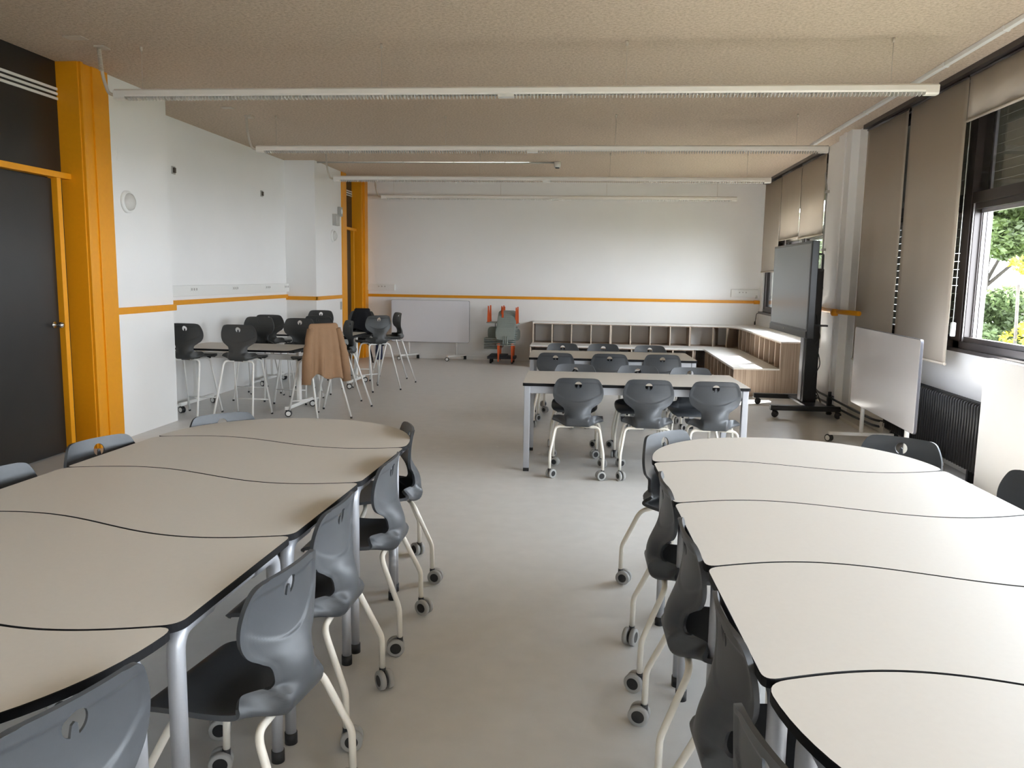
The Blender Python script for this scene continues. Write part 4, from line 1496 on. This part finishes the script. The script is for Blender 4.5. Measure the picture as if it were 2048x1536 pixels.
drape((-3.00, 8.60), (-0.82, 0.57), 1.062, 0.195, 0.275, 0.026, 0.09, 0.60, 0.47, M['brown_cloth'], 9, 'brown_jacket',
      'tan brown jacket hung over the back of the nearest stool', 'jacket', 3, flare=1.5)
ct = drape((-3.52, 12.05), (0.05, -1), 1.080, 0.125, 0.285, 0.05, 0.10, 0.72, 0.55, M['black_cloth'], 5, 'black_coat',
           'bulky black coat hung on a stool behind the far high table', 'coat', 5, flare=1.0, sleeves=True)
MB().box(-0.30, -0.20, -0.20, -0.12, 0.28, 0.62, bev=0.02).obj('coat_tail', M['navy_cloth'], ct)
MB().tube(rpath([(-0.05, -0.22, 0.6), (-0.10, -0.23, 0.4), (-0.14, -0.22, 0.22)], 0.05), 0.012, 8).obj('belt', M['black_cloth'], ct)

# ---------------------------------------------------------------- small litter on floor and tables
lt = MB()
for (x, y) in ((-0.44, 7.18), (-0.40, 7.13), (-0.10, 7.6), (-0.85, 7.4)):
    lt.obox((x, y, 0.001), 0.03, 0.015, 0.002, random.uniform(0, 3))
o = tag(lt.obj('paper_scraps', M['white_plastic']), 'tiny white paper scraps on the floor by the front table leg', 'litter')
o['kind'] = 'stuff'

# ================================================================ OUTSIDE
gd = MB().box(3.6, 90, -30, 110, -5.1, -5.0)
o = gd.obj('ground_outside', M['ground'])
o['kind'] = 'structure'


def leaves(blobs, n, size, seed, squash=1.0):
    rnd = random.Random(seed)
    vs, fs = [], []
    for k in range(n):
        b = rnd.choice(blobs)
        u, v = rnd.uniform(-1, 1), rnd.uniform(0, 2*PI)
        r = b[3]*(0.55+0.45*rnd.random()**0.5)
        q = math.sqrt(1-u*u)
        c = Vector((b[0]+r*q*math.cos(v), b[1]+r*q*math.sin(v), b[2]+r*u*0.6*squash))
        d = Vector((rnd.gauss(0, 1), rnd.gauss(0, 1), rnd.gauss(0, 0.6))).normalized()
        e = d.orthogonal().normalized()
        e = Matrix.Rotation(rnd.uniform(0, 6.28), 3, d) @ e
        s = size*rnd.uniform(0.6, 1.4)
        i = len(vs)
        vs += [c-d*s, c+e*s*0.45, c+d*s, c-e*s*0.45]
        fs.append((i, i+1, i+2, i+3))
    return MB().add(vs, fs)


def tree(name, label, x, y, h, blobs, n, size, mat, seed, trunk_top):
    t = thing(name, label, 'tree', (x, y, -5.0), 0, 'trees outside the windows')
    leaves(blobs, n, size, seed).obj('foliage', mat, t, fix=False)
    tr = MB().tube(rpath([(0, 0, 0), (0.1, 0.05, trunk_top*0.5), (0.0, 0.1, trunk_top)], 1.0), 0.15 if n > 1000 else 0.03, 10)
    for b in (blobs[:7] if trunk_top > 7 else []):
        tr.tube([(0, 0.1, trunk_top*0.8), ((b[0])*0.5, b[1]*0.5, (trunk_top*0.8+b[2])/2+0.1), (b[0]*0.9, b[1]*0.9, b[2])], [0.08, 0.05, 0.03], 6)
    tr.obj('trunk', M['bark'], t)
    return t


def blobs_for(seed, n, rx, ry, z0, z1, r):
    rnd = random.Random(seed)
    return [(rnd.uniform(-rx, rx), rnd.uniform(-ry, ry), rnd.uniform(z0, z1), r*rnd.uniform(0.6, 1.2)) for _ in range(n)]


tree('pine_tree', 'green pine with a high crown filling the top of the near window', 12.0, 19.6, 9, [(-4.0+0.52*(k % 6), 0.6*math.sin(k*2.1), 7.72+0.62*(k//6)+0.25*math.sin(k*1.7), 0.62) for k in range(30)], 30000, 0.085, M['leaf'], 11, 8.6)
tree('pine_tree', 'second pine further along the windows behind the first', 14.2, 31.0, 9, blobs_for(2, 24, 3.2, 3.2, 7.6, 10.6, 1.25), 14000, 0.13, M['leaf'], 12, 8.0)
tree('leafy_tree', 'pale green bushy tree low in the near window', 10.9, 23.0, 6, [(-1.6+0.55*(k % 7), 0.5*math.sin(k*2.3), 4.3+0.55*(k//7)+0.25*math.sin(k*1.9), 0.6) for k in range(28)], 34000, 0.09, M['leaf_light'], 13, 4.6)
tree('leafy_tree', 'pale green tree seen past the right edge of the display', 7.0, 26.5, 8, blobs_for(4, 22, 1.4, 1.4, 5.4, 8.4, 0.8), 11000, 0.10, M['leaf_light'], 14, 5.6)
tree('yellow_tree', 'small yellow-leaved tree in front of the pine', 8.3, 16.6, 6, [(0.0, 0.0, 7.0, 0.26), (0.25, 0.2, 6.9, 0.22), (0.3, 0.0, 5.75, 0.3), (0.1, 0.2, 5.55, 0.3)], 420, 0.055, M['leaf_yellow'], 15, 6.6)
